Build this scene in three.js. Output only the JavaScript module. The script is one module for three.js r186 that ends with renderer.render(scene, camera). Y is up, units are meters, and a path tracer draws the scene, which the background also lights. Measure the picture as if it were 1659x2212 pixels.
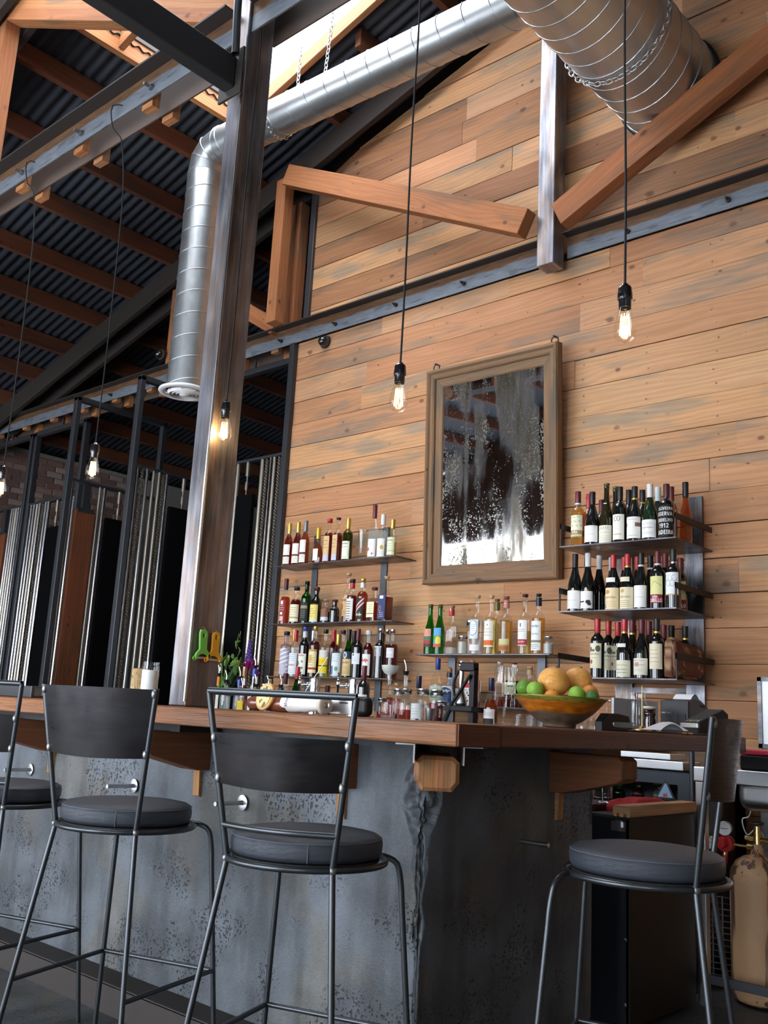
import * as THREE from 'three';
import { mergeGeometries, mergeVertices, toCreasedNormals } from 'three/addons/utils/BufferGeometryUtils.js';
import { RoundedBoxGeometry } from 'three/addons/geometries/RoundedBoxGeometry.js';

// ---------------------------------------------------------------- camera, sky, exposure
const scene = new THREE.Scene();
const camera = new THREE.PerspectiveCamera(56.17, 1659 / 2212, 0.05, 80);
camera.rotation.order = 'YXZ';
camera.position.set(0, 1.083, 0);
camera.rotation.set(11.888 * Math.PI / 180, 42.141 * Math.PI / 180, 3.13 * Math.PI / 180);
scene.background = new THREE.Color().setRGB(0.90, 0.975, 1.09);   // overcast daylight, the same all round
scene.backgroundIntensity = 9;
const renderer = new THREE.WebGLRenderer({ antialias: true });
renderer.toneMapping = THREE.LinearToneMapping;
renderer.toneMappingExposure = 1.12;
renderer.shadowMap.enabled = true;

// ---------------------------------------------------------------- helpers
const V = (x, y, z) => new THREE.Vector3(x, y, z);
let seed = 12345;
function rnd() { seed |= 0; seed = seed + 0x6D2B79F5 | 0; let t = Math.imul(seed ^ seed >>> 15, 1 | seed); t = t + Math.imul(t ^ t >>> 7, 61 | t) ^ t; return ((t ^ t >>> 14) >>> 0) / 4294967296; }
const rr = (a, b) => a + (b - a) * rnd();
const used = {};
function numbered(n) { if (!(n in used)) { used[n] = 0; return n; } used[n]++; return n + '_' + String(used[n]).padStart(3, '0'); }
function tag(o, label, category, group) { o.userData.label = label; o.userData.category = category; if (group) o.userData.group = group; return o; }
function thing(name, label, category, pos = [0, 0, 0], turn = 0, group) {
  const o = new THREE.Group(); o.name = numbered(name); o.position.set(...pos); o.rotation.y = turn; scene.add(o); return tag(o, label, category, group);
}
function part(name, geo, mat, parent) { const m = new THREE.Mesh(geo, mat); m.name = name; m.castShadow = m.receiveShadow = true; parent.add(m); return m; }
function solo(name, geo, mat, label, category, group) { const m = part(numbered(name), geo, mat, scene); return tag(m, label, category, group); }
function struct(name, geo, mat, label) { const m = part(numbered(name), geo, mat, scene); m.userData.kind = 'structure'; if (label) m.userData.label = label; return m; }
function structGroup(name, label) { const o = new THREE.Group(); o.name = numbered(name); o.userData.kind = 'structure'; if (label) o.userData.label = label; scene.add(o); return o; }

// uv in metres: u runs along `axis`, v across it
function uvm(g, axis = 'x', du = 0, dv = 0) {
  if (g.index) g = g.toNonIndexed();
  const p = g.attributes.position, n = g.attributes.normal, uv = new Float32Array(p.count * 2);
  const ax = { x: 0, y: 1, z: 2 }[axis], a1 = (ax + 1) % 3, a2 = (ax + 2) % 3;
  for (let i = 0; i < p.count; i++) {
    const c = [p.getX(i), p.getY(i), p.getZ(i)], m = [Math.abs(n.getX(i)), Math.abs(n.getY(i)), Math.abs(n.getZ(i))];
    let u, v;
    if (m[ax] > m[a1] && m[ax] > m[a2]) { u = c[a1]; v = c[a2]; }
    else { u = c[ax]; v = m[a1] > m[a2] ? c[a2] : c[a1]; }
    uv[2 * i] = u + du; uv[2 * i + 1] = v + dv;
  }
  g.setAttribute('uv', new THREE.BufferAttribute(uv, 2)); return g;
}
function box(w, h, d, x = 0, y = 0, z = 0, axis = 'x', du = 0, dv = 0) { return uvm(new THREE.BoxGeometry(w, h, d), axis, du, dv).translate(x, y, z); }
function rbox(w, h, d, x = 0, y = 0, z = 0, r = 0.004, axis = 'x', seg = 2) { return uvm(new RoundedBoxGeometry(w, h, d, seg, Math.min(r, w / 2.01, h / 2.01, d / 2.01)), axis, rnd() * 3, rnd() * 3).translate(x, y, z); }
// between two corners
function bb(x0, y0, z0, x1, y1, z1, axis = 'x', r = 0) { const a = [Math.abs(x1 - x0), Math.abs(y1 - y0), Math.abs(z1 - z0)], c = [(x0 + x1) / 2, (y0 + y1) / 2, (z0 + z1) / 2]; return r ? rbox(...a, ...c, r, axis) : box(...a, ...c, axis, rnd() * 3, rnd() * 3); }
function orient(g, a, b, up = V(0, 1, 0)) {   // geometry along +x, centred: laid from a to b
  const x = b.clone().sub(a).normalize(); if (Math.abs(x.dot(up)) > 0.99) up = V(1, 0, 0); const z = x.clone().cross(up).normalize(), y = z.clone().cross(x);
  const m = new THREE.Matrix4().makeBasis(x, y, z).setPosition(a.clone().add(b).multiplyScalar(0.5));
  return g.applyMatrix4(m);
}
function beam(a, b, h, d, r = 0.006) { return orient(rbox(a.distanceTo(b), h, d, 0, 0, 0, r, 'x', 1), a, b); }
function tube(pts, r, seg = 24, rad = 10, closed = false, tension = 0.5) { return new THREE.TubeGeometry(new THREE.CatmullRomCurve3(pts, closed, 'catmullrom', tension), seg, r, rad, closed); }
function rod(a, b, r, rad = 12) { const L = a.distanceTo(b); const g = new THREE.CylinderGeometry(r, r, L, rad); g.rotateZ(-Math.PI / 2); return orient(g, a, b, Math.abs(b.clone().sub(a).normalize().y) > 0.99 ? V(1, 0, 0) : V(0, 1, 0)); }
function polyrod(pts, r, rad = 10) { const gs = []; for (let i = 0; i < pts.length - 1; i++) { gs.push(rod(pts[i], pts[i + 1], r, rad)); if (i) gs.push(new THREE.SphereGeometry(r, rad, 6).translate(pts[i].x, pts[i].y, pts[i].z)); } return merge(gs); }
function merge(gs) { const l = gs.map((g) => { const h = g.index ? g.toNonIndexed() : g; for (const k of Object.keys(h.attributes)) if (!['position', 'normal', 'uv'].includes(k)) h.deleteAttribute(k); return h; }); return l.length === 1 ? l[0] : mergeGeometries(l); }
function lathe(pts, seg = 24) { return new THREE.LatheGeometry(pts.map((p) => new THREE.Vector2(p[0], p[1])), seg); }
function extr(shape, depth, bevel = 0, curve = 8) { return new THREE.ExtrudeGeometry(shape, { depth, bevelEnabled: bevel > 0, bevelSize: bevel, bevelThickness: bevel, bevelSegments: 1, curveSegments: curve }); }
function poly(pts) { const s = new THREE.Shape(); pts.forEach((p, i) => (i ? s.lineTo(p[0], p[1]) : s.moveTo(p[0], p[1]))); return s; }
// steel angle along x: upright web with rust, flange toward +z at its upper edge
function channel(L, H, t = 0.008) {
  const g = box(L, H, t), p = g.attributes.position, uv = g.attributes.uv;
  for (let i = 0; i < p.count; i++) uv.setXY(i, p.getX(i), (p.getY(i) + H / 2) / H);
  return g;
}

// ---------------------------------------------------------------- noise
const LAT = new Float32Array(65536); { let s0 = seed; seed = 777; for (let i = 0; i < 65536; i++) LAT[i] = rnd(); seed = s0; }
function vn(x, y, px, py, k = 0) {   // value noise, wraps after px, py cells
  let xi = Math.floor(x), yi = Math.floor(y); const fx = x - xi, fy = y - yi;
  const x0 = ((xi % px) + px) % px, x1 = (x0 + 1) % px, y0 = ((yi % py) + py) % py, y1 = (y0 + 1) % py;
  const sx = fx * fx * (3 - 2 * fx), sy = fy * fy * (3 - 2 * fy), h = (a, b) => LAT[(a * 157 + b * 2711 + k * 9173) & 65535];
  const a = h(x0, y0), b = h(x1, y0), c = h(x0, y1), d = h(x1, y1);
  return a + (b - a) * sx + (c - a) * sy + (a - b - c + d) * sx * sy;
}
function fb(u, v, fx, fy, oct, k = 0) { let s = 0, a = 0.5, t = 0; for (let i = 0; i < oct; i++) { s += a * vn(u * fx, v * fy, fx, fy, k + i); t += a; a *= 0.5; fx *= 2; fy *= 2; } return s / t; }
const clamp = (x, a = 0, b = 1) => Math.min(b, Math.max(a, x)), mix = (a, b, t) => a + (b - a) * t, sstep = (a, b, x) => { const t = clamp((x - a) / (b - a)); return t * t * (3 - 2 * t); };
function texture(w, h, fn, srgb = true, rep) {
  const d = new Uint8Array(w * h * 4);
  for (let j = 0; j < h; j++) for (let i = 0; i < w; i++) { const c = fn((i + 0.5) / w, (j + 0.5) / h), o = 4 * (j * w + i); d[o] = clamp(c[0]) * 255; d[o + 1] = clamp(c[1]) * 255; d[o + 2] = clamp(c[2]) * 255; d[o + 3] = 255; }
  const t = new THREE.DataTexture(d, w, h); t.wrapS = t.wrapT = THREE.RepeatWrapping; t.magFilter = THREE.LinearFilter; t.minFilter = THREE.LinearMipmapLinearFilter; t.generateMipmaps = true;
  if (srgb) t.colorSpace = THREE.SRGBColorSpace; if (rep) t.repeat.set(rep[0], rep[1]); t.needsUpdate = true; return t;
}
const re = (t, a, b) => { const c = t.clone(); c.repeat.set(a, b); c.needsUpdate = true; return c; };

// wood: 3 m along u, six board strips of 0.185 m across v; grain, knots, grey weathering stains
const KN = []; for (let s = 0; s < 6; s++) for (let k = 0; k < 6; k++) KN.push([rnd(), (s + rr(0.15, 0.85)) / 6, k < 2 ? rr(0.006, 0.012) : rr(0.0015, 0.004), rr(0.35, 0.9)]);
const woodH = new Float32Array(1024 * 1024);
function woodAt(u, v) {
  const s = Math.floor(v * 6), lv = v * 6 - s;
  let warp = 0, kn = 0;
  for (let i = s * 6; i < s * 6 + 6; i++) {
    const k = KN[i]; let dx = Math.abs(u - k[0]); dx = Math.min(dx, 1 - dx) * 3; const dy = (v - k[1]) * 1.11, q = Math.sqrt(dx * dx * 0.42 + dy * dy) / (k[2] * 1.15) * (0.75 + 0.5 * fb(u, v, 60, 160, 2, 7));
    if (q < 8) { warp += Math.exp(-q * 0.5) * 2.6 * Math.sign(dy + 1e-6) * 0.4; if (q < 2.2) kn = Math.max(kn, k[3] * (1 - sstep(0.7, 2.2, q))); }
  }
  const w = fb(u, v, 5, 12, 3, 3);
  const g1 = fb(u, v, 10, 260, 2, 11), g2 = 0.5 + 0.5 * Math.sin((lv * 16 + w * 9 + warp * 3 + s * 4.1) * 2.2);
  const fine = vn(u * 60, v * 900, 60, 900, 21);
  const blot = fb(u, v, 7, 14, 4, 31), blot2 = fb(u, v, 3, 9, 3, 41);
  return { s, lv, kn, g: 0.45 * g1 + 0.33 * g2 + 0.22 * fine, blot, blot2 };
}
const stripTone = [[0.765, 0.578, 0.412], [0.745, 0.553, 0.388], [0.785, 0.612, 0.438], [0.72, 0.522, 0.366], [0.775, 0.592, 0.412], [0.735, 0.562, 0.414]];
const woodMap = texture(1024, 1024, (u, v) => {
  const q = woodAt(u, v), t = stripTone[q.s]; woodH[Math.floor(v * 1024) * 1024 + Math.floor(u * 1024)] = q.g;
  let f = mix(0.89, 1.08, q.g) * mix(0.92, 1.07, q.blot2), c = [t[0] * f, t[1] * f * mix(0.96, 1.0, q.g), t[2] * f * mix(0.92, 1.02, q.g)];
  const grey = sstep(0.50, 0.78, q.blot) * 0.55; const gl = (c[0] + c[1] + c[2]) / 3 * 0.82;
  c = [mix(c[0], gl * 1.04, grey), mix(c[1], gl * 0.99, grey), mix(c[2], gl * 0.9, grey)];
  const k = q.kn * 0.6; return [c[0] * (1 - k * 0.75), c[1] * (1 - k * 0.85), c[2] * (1 - k * 0.85)];
});
const woodBump = texture(1024, 1024, (u, v) => { const g = woodH[Math.floor(v * 1024) * 1024 + Math.floor(u * 1024)]; return [g, g, g]; }, false);
for (const t of [woodMap, woodBump]) t.repeat.set(1 / 3, 1 / 1.11);
const concreteMap = texture(1024, 1024, (u, v) => {
  const a = fb(u, v, 4, 4, 5, 51), b = fb(u, v, 12, 12, 4, 61), c = vn(u * 300, v * 300, 300, 300, 3), st = fb(u, v, 14, 3, 4, 65);
  let l = 0.40 + (a - 0.5) * 0.34 + (b - 0.5) * 0.12 + (c - 0.5) * 0.05 - sstep(0.55, 0.75, st) * 0.06;
  const pit = sstep(0.74, 0.80, vn(u * 190, v * 190, 190, 190, 71)) * sstep(0.5, 0.7, fb(u, v, 9, 9, 2, 81)); l *= 1 - 0.5 * pit;
  const w = sstep(0.55, 0.75, fb(u, v, 6, 6, 3, 91));
  return [l * mix(0.965, 1.03, w), l * mix(1.0, 1.0, w), l * mix(1.03, 0.94, w)];
});
const concreteBump = texture(1024, 1024, (u, v) => {
  const c = vn(u * 300, v * 300, 300, 300, 3), b = fb(u, v, 30, 30, 3, 62), pit = sstep(0.74, 0.80, vn(u * 190, v * 190, 190, 190, 71)) * sstep(0.5, 0.7, fb(u, v, 9, 9, 2, 81));
  const l = 0.6 + (c - 0.5) * 0.15 + (b - 0.5) * 0.3 - pit * 0.5; return [l, l, l];
}, false);
for (const t of [concreteMap, concreteBump]) t.repeat.set(1 / 1.1, 1 / 1.1);
const steelMap = texture(512, 512, (u, v) => {
  const a = fb(u, v, 5, 5, 5, 101), b = fb(u, v, 3, 24, 3, 111), s = vn(u * 14, v * 200, 14, 200, 5);
  const l = 0.30 + (a - 0.5) * 0.26 + (b - 0.5) * 0.12 + (s - 0.5) * 0.06, w = sstep(0.42, 0.66, fb(u, v, 4, 6, 3, 121));
  return [l * mix(0.99, 1.08, w), l * mix(1.0, 0.99, w), l * mix(1.06, 0.95, w)];
});
const steelRough = texture(512, 512, (u, v) => { const a = fb(u, v, 7, 9, 4, 131), s = vn(u * 10, v * 160, 10, 160, 7); const l = clamp(0.50 + (a - 0.5) * 0.4 + (s - 0.5) * 0.15, 0.2, 0.9); return [l, l, l]; }, false);
// mill-scale channel web: rusted along its upper edge, bare blue-grey below (v runs from bottom to top of the web)
const channelMap = texture(1024, 256, (u, v) => {
  const e = 0.60 + (fb(u, v, 16, 4, 4, 141) - 0.5) * 0.22, r = sstep(e - 0.05, e + 0.05, v), g = fb(u, v, 40, 12, 3, 151), d = sstep(0.62, 0.75, fb(u, v, 24, 8, 3, 161));
  const blue = [0.40 + g * 0.12, 0.425 + g * 0.12, 0.45 + g * 0.13], rust = [0.30 + g * 0.22, 0.20 + g * 0.12, 0.10 + g * 0.06];
  const c = blue.map((b, i) => mix(b, rust[i], r * 0.85)); return c.map((x) => x * (1 - d * 0.2));
});
channelMap.wrapT = THREE.ClampToEdgeWrapping; channelMap.repeat.set(1 / 2.6, 1);
const galvMap = texture(512, 512, (u, v) => { const a = fb(u, v, 26, 26, 3, 171), b = fb(u, v, 5, 9, 3, 173); const l = 0.76 + (a - 0.5) * 0.10 + (b - 0.5) * 0.08; return [l * 0.98, l, l * 1.0]; });

// ---------------------------------------------------------------- materials
const lin = (r, g, b) => new THREE.Color().setRGB(r, g, b);
const std = (o) => new THREE.MeshStandardMaterial(o), phy = (o) => new THREE.MeshPhysicalMaterial(o);
const M = {};
const woodTone = (c, rough = 0.72, bump = 0.0016) => std({ color: c, map: woodMap, bumpMap: woodBump, bumpScale: bump, roughness: rough });
M.plank = [lin(1.0, 0.98, 0.96), lin(0.95, 0.92, 0.89), lin(1.02, 1.02, 1.0), lin(0.91, 0.87, 0.84), lin(0.98, 0.95, 0.91)].map((c) => woodTone(c));
M.plankOldShaded = [lin(0.66, 0.62, 0.59), lin(0.54, 0.50, 0.465), lin(0.70, 0.66, 0.61), lin(0.60, 0.52, 0.455)].map((c) => woodTone(c, 0.8));  // older greyer boards, tone also lowered for the weaker light up the gable
M.timber = woodTone(lin(0.66, 0.44, 0.31), 0.8);
M.timberLight = woodTone(lin(0.80, 0.62, 0.46), 0.75);
M.purlin = woodTone(lin(0.22, 0.115, 0.075), 0.9);
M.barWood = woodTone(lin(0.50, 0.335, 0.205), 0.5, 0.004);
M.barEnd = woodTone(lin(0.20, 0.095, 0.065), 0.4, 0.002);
M.oldFrame = woodTone(lin(0.40, 0.41, 0.40), 0.62, 0.003);
M.board = woodTone(lin(0.33, 0.16, 0.08), 0.7);
M.shim = woodTone(lin(0.95, 0.85, 0.62), 0.8);
M.concrete = std({ color: lin(0.76, 0.80, 0.84), map: concreteMap, bumpMap: concreteBump, bumpScale: 0.005, roughness: 0.62 });
M.floor = std({ color: lin(0.75, 0.74, 0.72), map: concreteMap, bumpMap: concreteBump, bumpScale: 0.002, roughness: 0.55 });
M.steel = std({ color: lin(1.9, 1.88, 1.85), map: re(steelMap, 1.5, 1.5), roughnessMap: re(steelRough, 1.5, 1.5), roughness: 0.85, metalness: 0.85 });
M.darkSteel = std({ color: lin(0.055, 0.058, 0.064), roughness: 0.42, metalness: 0.6 });
M.frameSteel = std({ color: lin(0.10, 0.105, 0.115), map: null, roughness: 0.38, metalness: 0.75 });
M.columnSteel = std({ color: lin(3.2, 3.1, 3.05), map: re(steelMap, 0.8, 2.2), roughnessMap: re(steelRough, 0.8, 2.2), roughness: 0.72, metalness: 0.6 });
M.channel = std({ color: lin(0.85, 0.85, 0.85), map: channelMap, roughness: 0.6, metalness: 0.15 });
M.brownSteel = std({ color: lin(0.045, 0.036, 0.031), roughness: 0.6, metalness: 0.4 });
M.galv = std({ color: lin(1.0, 1.02, 1.03), map: galvMap, roughness: 0.36, metalness: 0.92 });
M.seam = std({ color: lin(0.62, 0.65, 0.67), roughness: 0.32, metalness: 1 });
M.chrome = std({ color: lin(0.82, 0.83, 0.85), roughness: 0.08, metalness: 1 });
M.stainless = std({ color: lin(0.62, 0.63, 0.64), roughness: 0.28, metalness: 1 });
M.brass = std({ color: lin(0.72, 0.52, 0.22), roughness: 0.25, metalness: 1 });
M.copper = std({ color: lin(0.75, 0.36, 0.2), roughness: 0.25, metalness: 1 });
M.pipe = std({ color: lin(0.55, 0.55, 0.56), roughness: 0.22, metalness: 1 });
M.pipeWarm = std({ color: lin(0.42, 0.38, 0.31), roughness: 0.35, metalness: 0.9 });
M.rope = std({ color: lin(0.10, 0.075, 0.05), roughness: 0.9 });
M.cable = std({ color: lin(0.16, 0.13, 0.10), roughness: 0.55, metalness: 0.6 });
M.blackBoard = phy({ color: lin(0.003, 0.003, 0.0035), roughness: 0.95, specularIntensity: 0.12 });
M.black = phy({ color: lin(0.007, 0.007, 0.008), roughness: 0.45, specularIntensity: 0.6 });
M.blackGloss = phy({ color: lin(0.01, 0.01, 0.011), roughness: 0.15, clearcoat: 1, clearcoatRoughness: 0.08 });
M.blackMatte = std({ color: lin(0.022, 0.023, 0.025), roughness: 0.7 });
M.cordBlack = std({ color: lin(0.01, 0.01, 0.01), roughness: 0.8 });
M.leather = std({ color: lin(0.036, 0.043, 0.056), roughness: 0.46, bumpMap: re(concreteBump, 14, 14), bumpScale: 0.0006 });
M.thread = std({ color: lin(0.11, 0.12, 0.135), roughness: 0.8 });
M.stoolRod = std({ color: lin(0.075, 0.082, 0.088), roughness: 0.34, metalness: 0.8 });
M.stoolPlate = std({ color: lin(0.12, 0.105, 0.105), map: re(steelMap, 2, 2), roughnessMap: re(steelRough, 2, 2), roughness: 0.8, metalness: 0.7 });
M.weld = std({ color: lin(0.30, 0.30, 0.30), roughness: 0.45, metalness: 0.9 });
M.white = std({ color: lin(0.78, 0.78, 0.77), roughness: 0.5 });
M.cream = std({ color: lin(0.72, 0.68, 0.56), roughness: 0.6 });
M.paper = std({ color: lin(0.80, 0.81, 0.84), roughness: 0.85, side: THREE.DoubleSide });
M.roofSheet = std({ color: lin(0.042, 0.048, 0.060), roughness: 0.55, metalness: 0.55, side: THREE.DoubleSide });
M.glass = phy({ color: lin(0.97, 0.98, 0.98), roughness: 0.02, transmission: 1, thickness: 0, ior: 1.45 });
M.plaster = std({ color: lin(0.10, 0.09, 0.085), roughness: 0.95 });
// ================================================================ THE SETTING
const RX = -3.04, RS = 0.28, chordY = (x) => 6.15 - RS * Math.abs(x + 3.1);   // line of the truss top chords
const roofY = (x) => chordY(x) + 0.2;
struct('floor', uvm(new THREE.BoxGeometry(15.8, 0.12, 13), 'x').translate(-3.4, -0.06, -3.1), M.floor, 'grey polished concrete floor');

// ---- back wall of reclaimed boards, each board a mesh
{
  const wall = structGroup('wall_back', 'wall of reclaimed horizontal wooden boards');
  const core = poly([[-5.47, 0], [4.3, 0], [4.3, 4.05], [-3.1, 6.02], [-5.36, 5.4], [-5.36, 4.04], [-5.47, 4.04]]);
  part('backing', extr(core, 0.10).translate(0, 0, -5.03), M.blackMatte, wall);
  const forced = [[-4.689, 3.616], [-3.88, 5.146], [-3.744, 4.966], [-1.924, 2.645], [-2.466, 3.765], [-1.929, 1.894], [-2.441, 4.182], [-3.905, 3.452], [-2.92, 3.156], [-3.431, 3.841]];
  const P = 0.185;
  function row(y0, y1, left, oldShaded) {
    const cuts = forced.filter((f) => f[1] > y0 && f[1] < y1).map((f) => f[0]);
    let x = Math.max(left(y0), left(y1)) + rr(0.6, 2.6), cs = [...cuts];
    while (x < 1.0) { if (cs.every((c) => Math.abs(c - x) > 0.7)) cs.push(x); x += rr(1.6, 3.4); }
    cs.sort((a, b) => a - b); cs.push(1.2);
    let l0 = left(y0), l1 = left(y1);
    for (const c of cs) {
      const a0 = l0, a1 = l1, b = c; l0 = l1 = c;
      const set = oldShaded ? (rnd() < 0.72 ? M.plankOldShaded : M.plank) : M.plank, mat = set[Math.floor(rnd() * set.length)], t = 0.02 + rr(-0.004, 0.004);
      const gap = rnd() < 0.3 ? 0.0035 : rr(0.006, 0.009), s = poly([[a0 + 0.001, y0 + gap / 2], [b - 0.001, y0 + gap / 2], [b - 0.001, y1 - gap / 2], [a1 + 0.001, y1 - gap / 2]]);
      let g = extr(s, t - 0.003, 0.0015); if (g.index) g = g.toNonIndexed();
      const strip = Math.floor(rnd() * 6), du = rnd() * 3, flip = rnd() < 0.5 ? -1 : 1, p = g.attributes.position, uv = new Float32Array(p.count * 2);
      for (let i = 0; i < p.count; i++) { uv[2 * i] = flip * p.getX(i) + du; uv[2 * i + 1] = strip * 0.185 + (p.getY(i) - y0) * 0.985 + 0.0015; }
      g.setAttribute('uv', new THREE.BufferAttribute(uv, 2)); g.translate(0, 0, -4.925);
      part('board', g, mat, wall);
    }
  }
  for (let k = -8; k < 14; k++) { const y0 = 1.615 + (k - 1) * P, y1 = y0 + P; if (y1 < 0.05) continue; row(Math.max(0.01, y0), Math.min(3.97, y1), () => -5.47, false); }
  for (let k = 0; k < 11; k++) { const y0 = 4.03 + k * P, y1 = y0 + P; row(y0, y1, (y) => Math.max(-5.36, (y - 6.02) / RS - 3.1), true); }
  const nails = [], ng = new THREE.SphereGeometry(0.0052, 6, 4).scale(1, 1, 0.45);
  for (let k = 0; k < 12; k++) for (let i = 0; i < 11; i++) for (const f of [0.25, 0.75]) nails.push(ng.clone().translate(-5.31 + i * 0.41 + rr(-0.02, 0.02), 1.615 + (k - 0) * P + (f + rr(-0.06, 0.06)) * P, -4.9035));
  part('nail_heads', merge(nails), woodTone(lin(1.25, 1.15, 1.05)), wall).userData.kind = 'stuff';
  part('side_panel', bb(1.2, 0, -4.93, 4.3, 4.6, -4.905), M.plankOldShaded[1], wall);
}
// steel edge angles of the board wall
struct('trim_1', merge([bb(-5.52, 0, -4.96, -5.465, 3.965, -4.86, 'y', 0.003)]), M.darkSteel, 'black steel post at the end of the board wall');
struct('trim_2', merge([bb(-5.41, 4.11, -4.96, -5.355, 5.42, -4.88, 'y', 0.003)]), M.frameSteel, 'grey steel strip at the end of the upper boards');

// ---- other walls
{
  const w = structGroup('wall_left', 'dark red brick wall');
  part('mortar', bb(-11.4, 0, -9.6, -11.03, 4.05, 3.2, 'z'), std({ color: lin(0.24, 0.22, 0.20), roughness: 0.95 }), w);
  const bm = [[0.22, 0.115, 0.085], [0.19, 0.095, 0.075], [0.28, 0.17, 0.135], [0.16, 0.095, 0.08], [0.31, 0.23, 0.20]].map((c) => std({ color: lin(...c), roughness: 0.9 }));
  const bg = [0, 1, 2].map((i) => { const g = new RoundedBoxGeometry(0.03 + i * 0.003, 0.062, 0.205, 1, 0.006); return g; });
  let n = 0;
  for (let r = 0; r < 13; r++) for (let c = 0; c < 12; c++) {
    const y = 3.06 + r * 0.075, z = -4.62 - c * 0.222 - (r % 2) * 0.111; if (y > 3.98 || z < -7.3 + (r % 3) * 0.1) continue;
    const m = part('brick', bg[n % 3], bm[Math.floor(rnd() * 5)], w); m.position.set(-11.03 + rr(0, 0.006), y, z); m.rotation.y = rr(-0.01, 0.01); n++;
  }
}
struct('wall_right', bb(4.3, 0, -9.6, 4.45, 4.3, 3.2, 'z'), std({ color: lin(0.32, 0.29, 0.26), roughness: 0.9 }), 'unseen side wall, tone raised for bounce light');  // wall tone lightened to bounce light back onto the column side
struct('wall_rear', bb(-11.4, 0, -9.75, 4.45, 6.4, -9.6), M.plaster, 'dark wall of the room beyond');
// front of the building: piers and brick band around the tall open doorways that let the daylight in; the far right one is added
{
  const w = structGroup('wall_front', 'street front with tall open doorways, the far right one added for light');
  const fb_ = std({ color: lin(0.16, 0.10, 0.075), roughness: 0.9 });
  part('upper_band', extr(poly([[-11.4, 3.15], [4.45, 3.15], [4.45, 4.1], [-3.1, 6.4], [-11.4, 4.0]]), 0.25).translate(0, 0, 3.2), fb_, w);
  for (const [a, b] of [[-11.4, -10.6], [-7.95, -7.6], [-4.6, -4.25], [-1.0, 1.0], [2.0, 4.45]]) part('pier', bb(a, 0, 3.2, b, 3.15, 3.45), fb_, w);
  for (const [a, b] of [[-10.6, -7.95], [-7.6, -4.6], [-4.25, -1.0], [1.0, 2.0]]) for (const t of [0, 1]) part('door_jamb', bb(t ? b - 0.09 : a, 0, 3.22, t ? b : a + 0.09, 3.15, 3.4, 'y'), M.timber, w);  // last opening is added, out of view, to light the column and bar end
}

// ---- roof: corrugated sheets on purlins, skylight
{
  const roof = structGroup('ceiling', 'underside of the corrugated metal roof');
  const per = 0.085, amp = 0.012;
  function sheet(x0, x1, z0, z1) {
    const nz = Math.round((z1 - z0) / per * 6), pos = [], idx = [];
    for (let i = 0; i <= nz; i++) { const z = z0 + (z1 - z0) * i / nz, d = amp * Math.sin(z / per * 2 * Math.PI); for (const x of [x0, x1]) pos.push(x, roofY(x) + d, z); }
    for (let i = 0; i < nz; i++) { const a = 2 * i; idx.push(a, a + 2, a + 1, a + 1, a + 2, a + 3); }
    const g = new THREE.BufferGeometry(); g.setAttribute('position', new THREE.Float32BufferAttribute(pos, 3)); g.setAttribute('uv', new THREE.Float32BufferAttribute(new Float32Array(pos.length / 3 * 2), 2)); g.setIndex(idx); g.computeVertexNormals();
    part('roof_sheet', g, M.roofSheet, roof);
  }
  for (let z = -9.6; z < 3.1; z += 0.8) {
    sheet(-11.4, -8.4, z, z + 0.8); sheet(-8.5, -5.52, z, z + 0.8);
    if (z + 0.8 <= -4.15 || z >= -0.9) sheet(-5.55, -3.1, z, z + 0.8);
  }
  sheet(-5.55, -3.1, -4.8, -4.2); sheet(-3.45, -3.1, -4.2, -0.8);
  part('roof_slope', extr(poly([[-3.1, 6.35], [4.45, roofY(4.45)], [4.45, roofY(4.45) + 0.05], [-3.1, 6.4]]), 12.9).translate(0, 0, -9.7), M.roofSheet, roof);
  part('roof_deck', extr(poly([[-11.4, roofY(-11.4) + 0.05], [-5.52, roofY(-5.52) + 0.05], [-5.52, roofY(-5.52) + 0.1], [-11.4, roofY(-11.4) + 0.1]]), 12.9).translate(0, 0, -9.7), M.plaster, roof);
  const sky = structGroup('window_1', 'bright skylight near the ridge');
  for (const z of [-4.2, -3.08, -1.94, -0.8]) part('skylight_bar', beam(V(-5.55, roofY(-5.55) - 0.02, z), V(-3.4, roofY(-3.4) - 0.02, z), 0.12, 0.05), M.timberLight, sky);
  for (const x of [-5.56, -3.44]) part('skylight_curb', bb(x - 0.025, roofY(x) - 0.1, -4.22, x + 0.025, roofY(x) + 0.06, -0.78, 'z'), M.timberLight, sky);
}
[-10.65, -10.07, -9.49, -8.91, -8.31, -7.75, -7.13, -6.565, -5.97].forEach((x, i) => {
  const near = ['above the eaves brickwork', 'third above the eaves', 'fourth above the eaves', 'fifth above the eaves', 'sixth above the eaves', 'seventh above the eaves', 'eighth above the eaves', 'next but one below the skylight', 'next below the skylight'][i];
  solo('roof_purlin', rbox(0.055, 0.15, 12.6, x, chordY(x) + 0.115, -3.2, 0.004, 'z'), M.purlin, 'dark red timber purlin under the corrugated roof, ' + near, 'purlin', 'timber roof purlins');
});
[-5.0, -4.4, -3.8].forEach((x, i) => solo('roof_purlin', rbox(0.055, 0.15, 5.2, x, chordY(x) + 0.115, -6.9, 0.004, 'z'), M.purlin, 'short timber purlin behind the skylight, ' + ['lowest', 'middle', 'highest'][i] + ' of three', 'purlin', 'timber roof purlins'));

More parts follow.
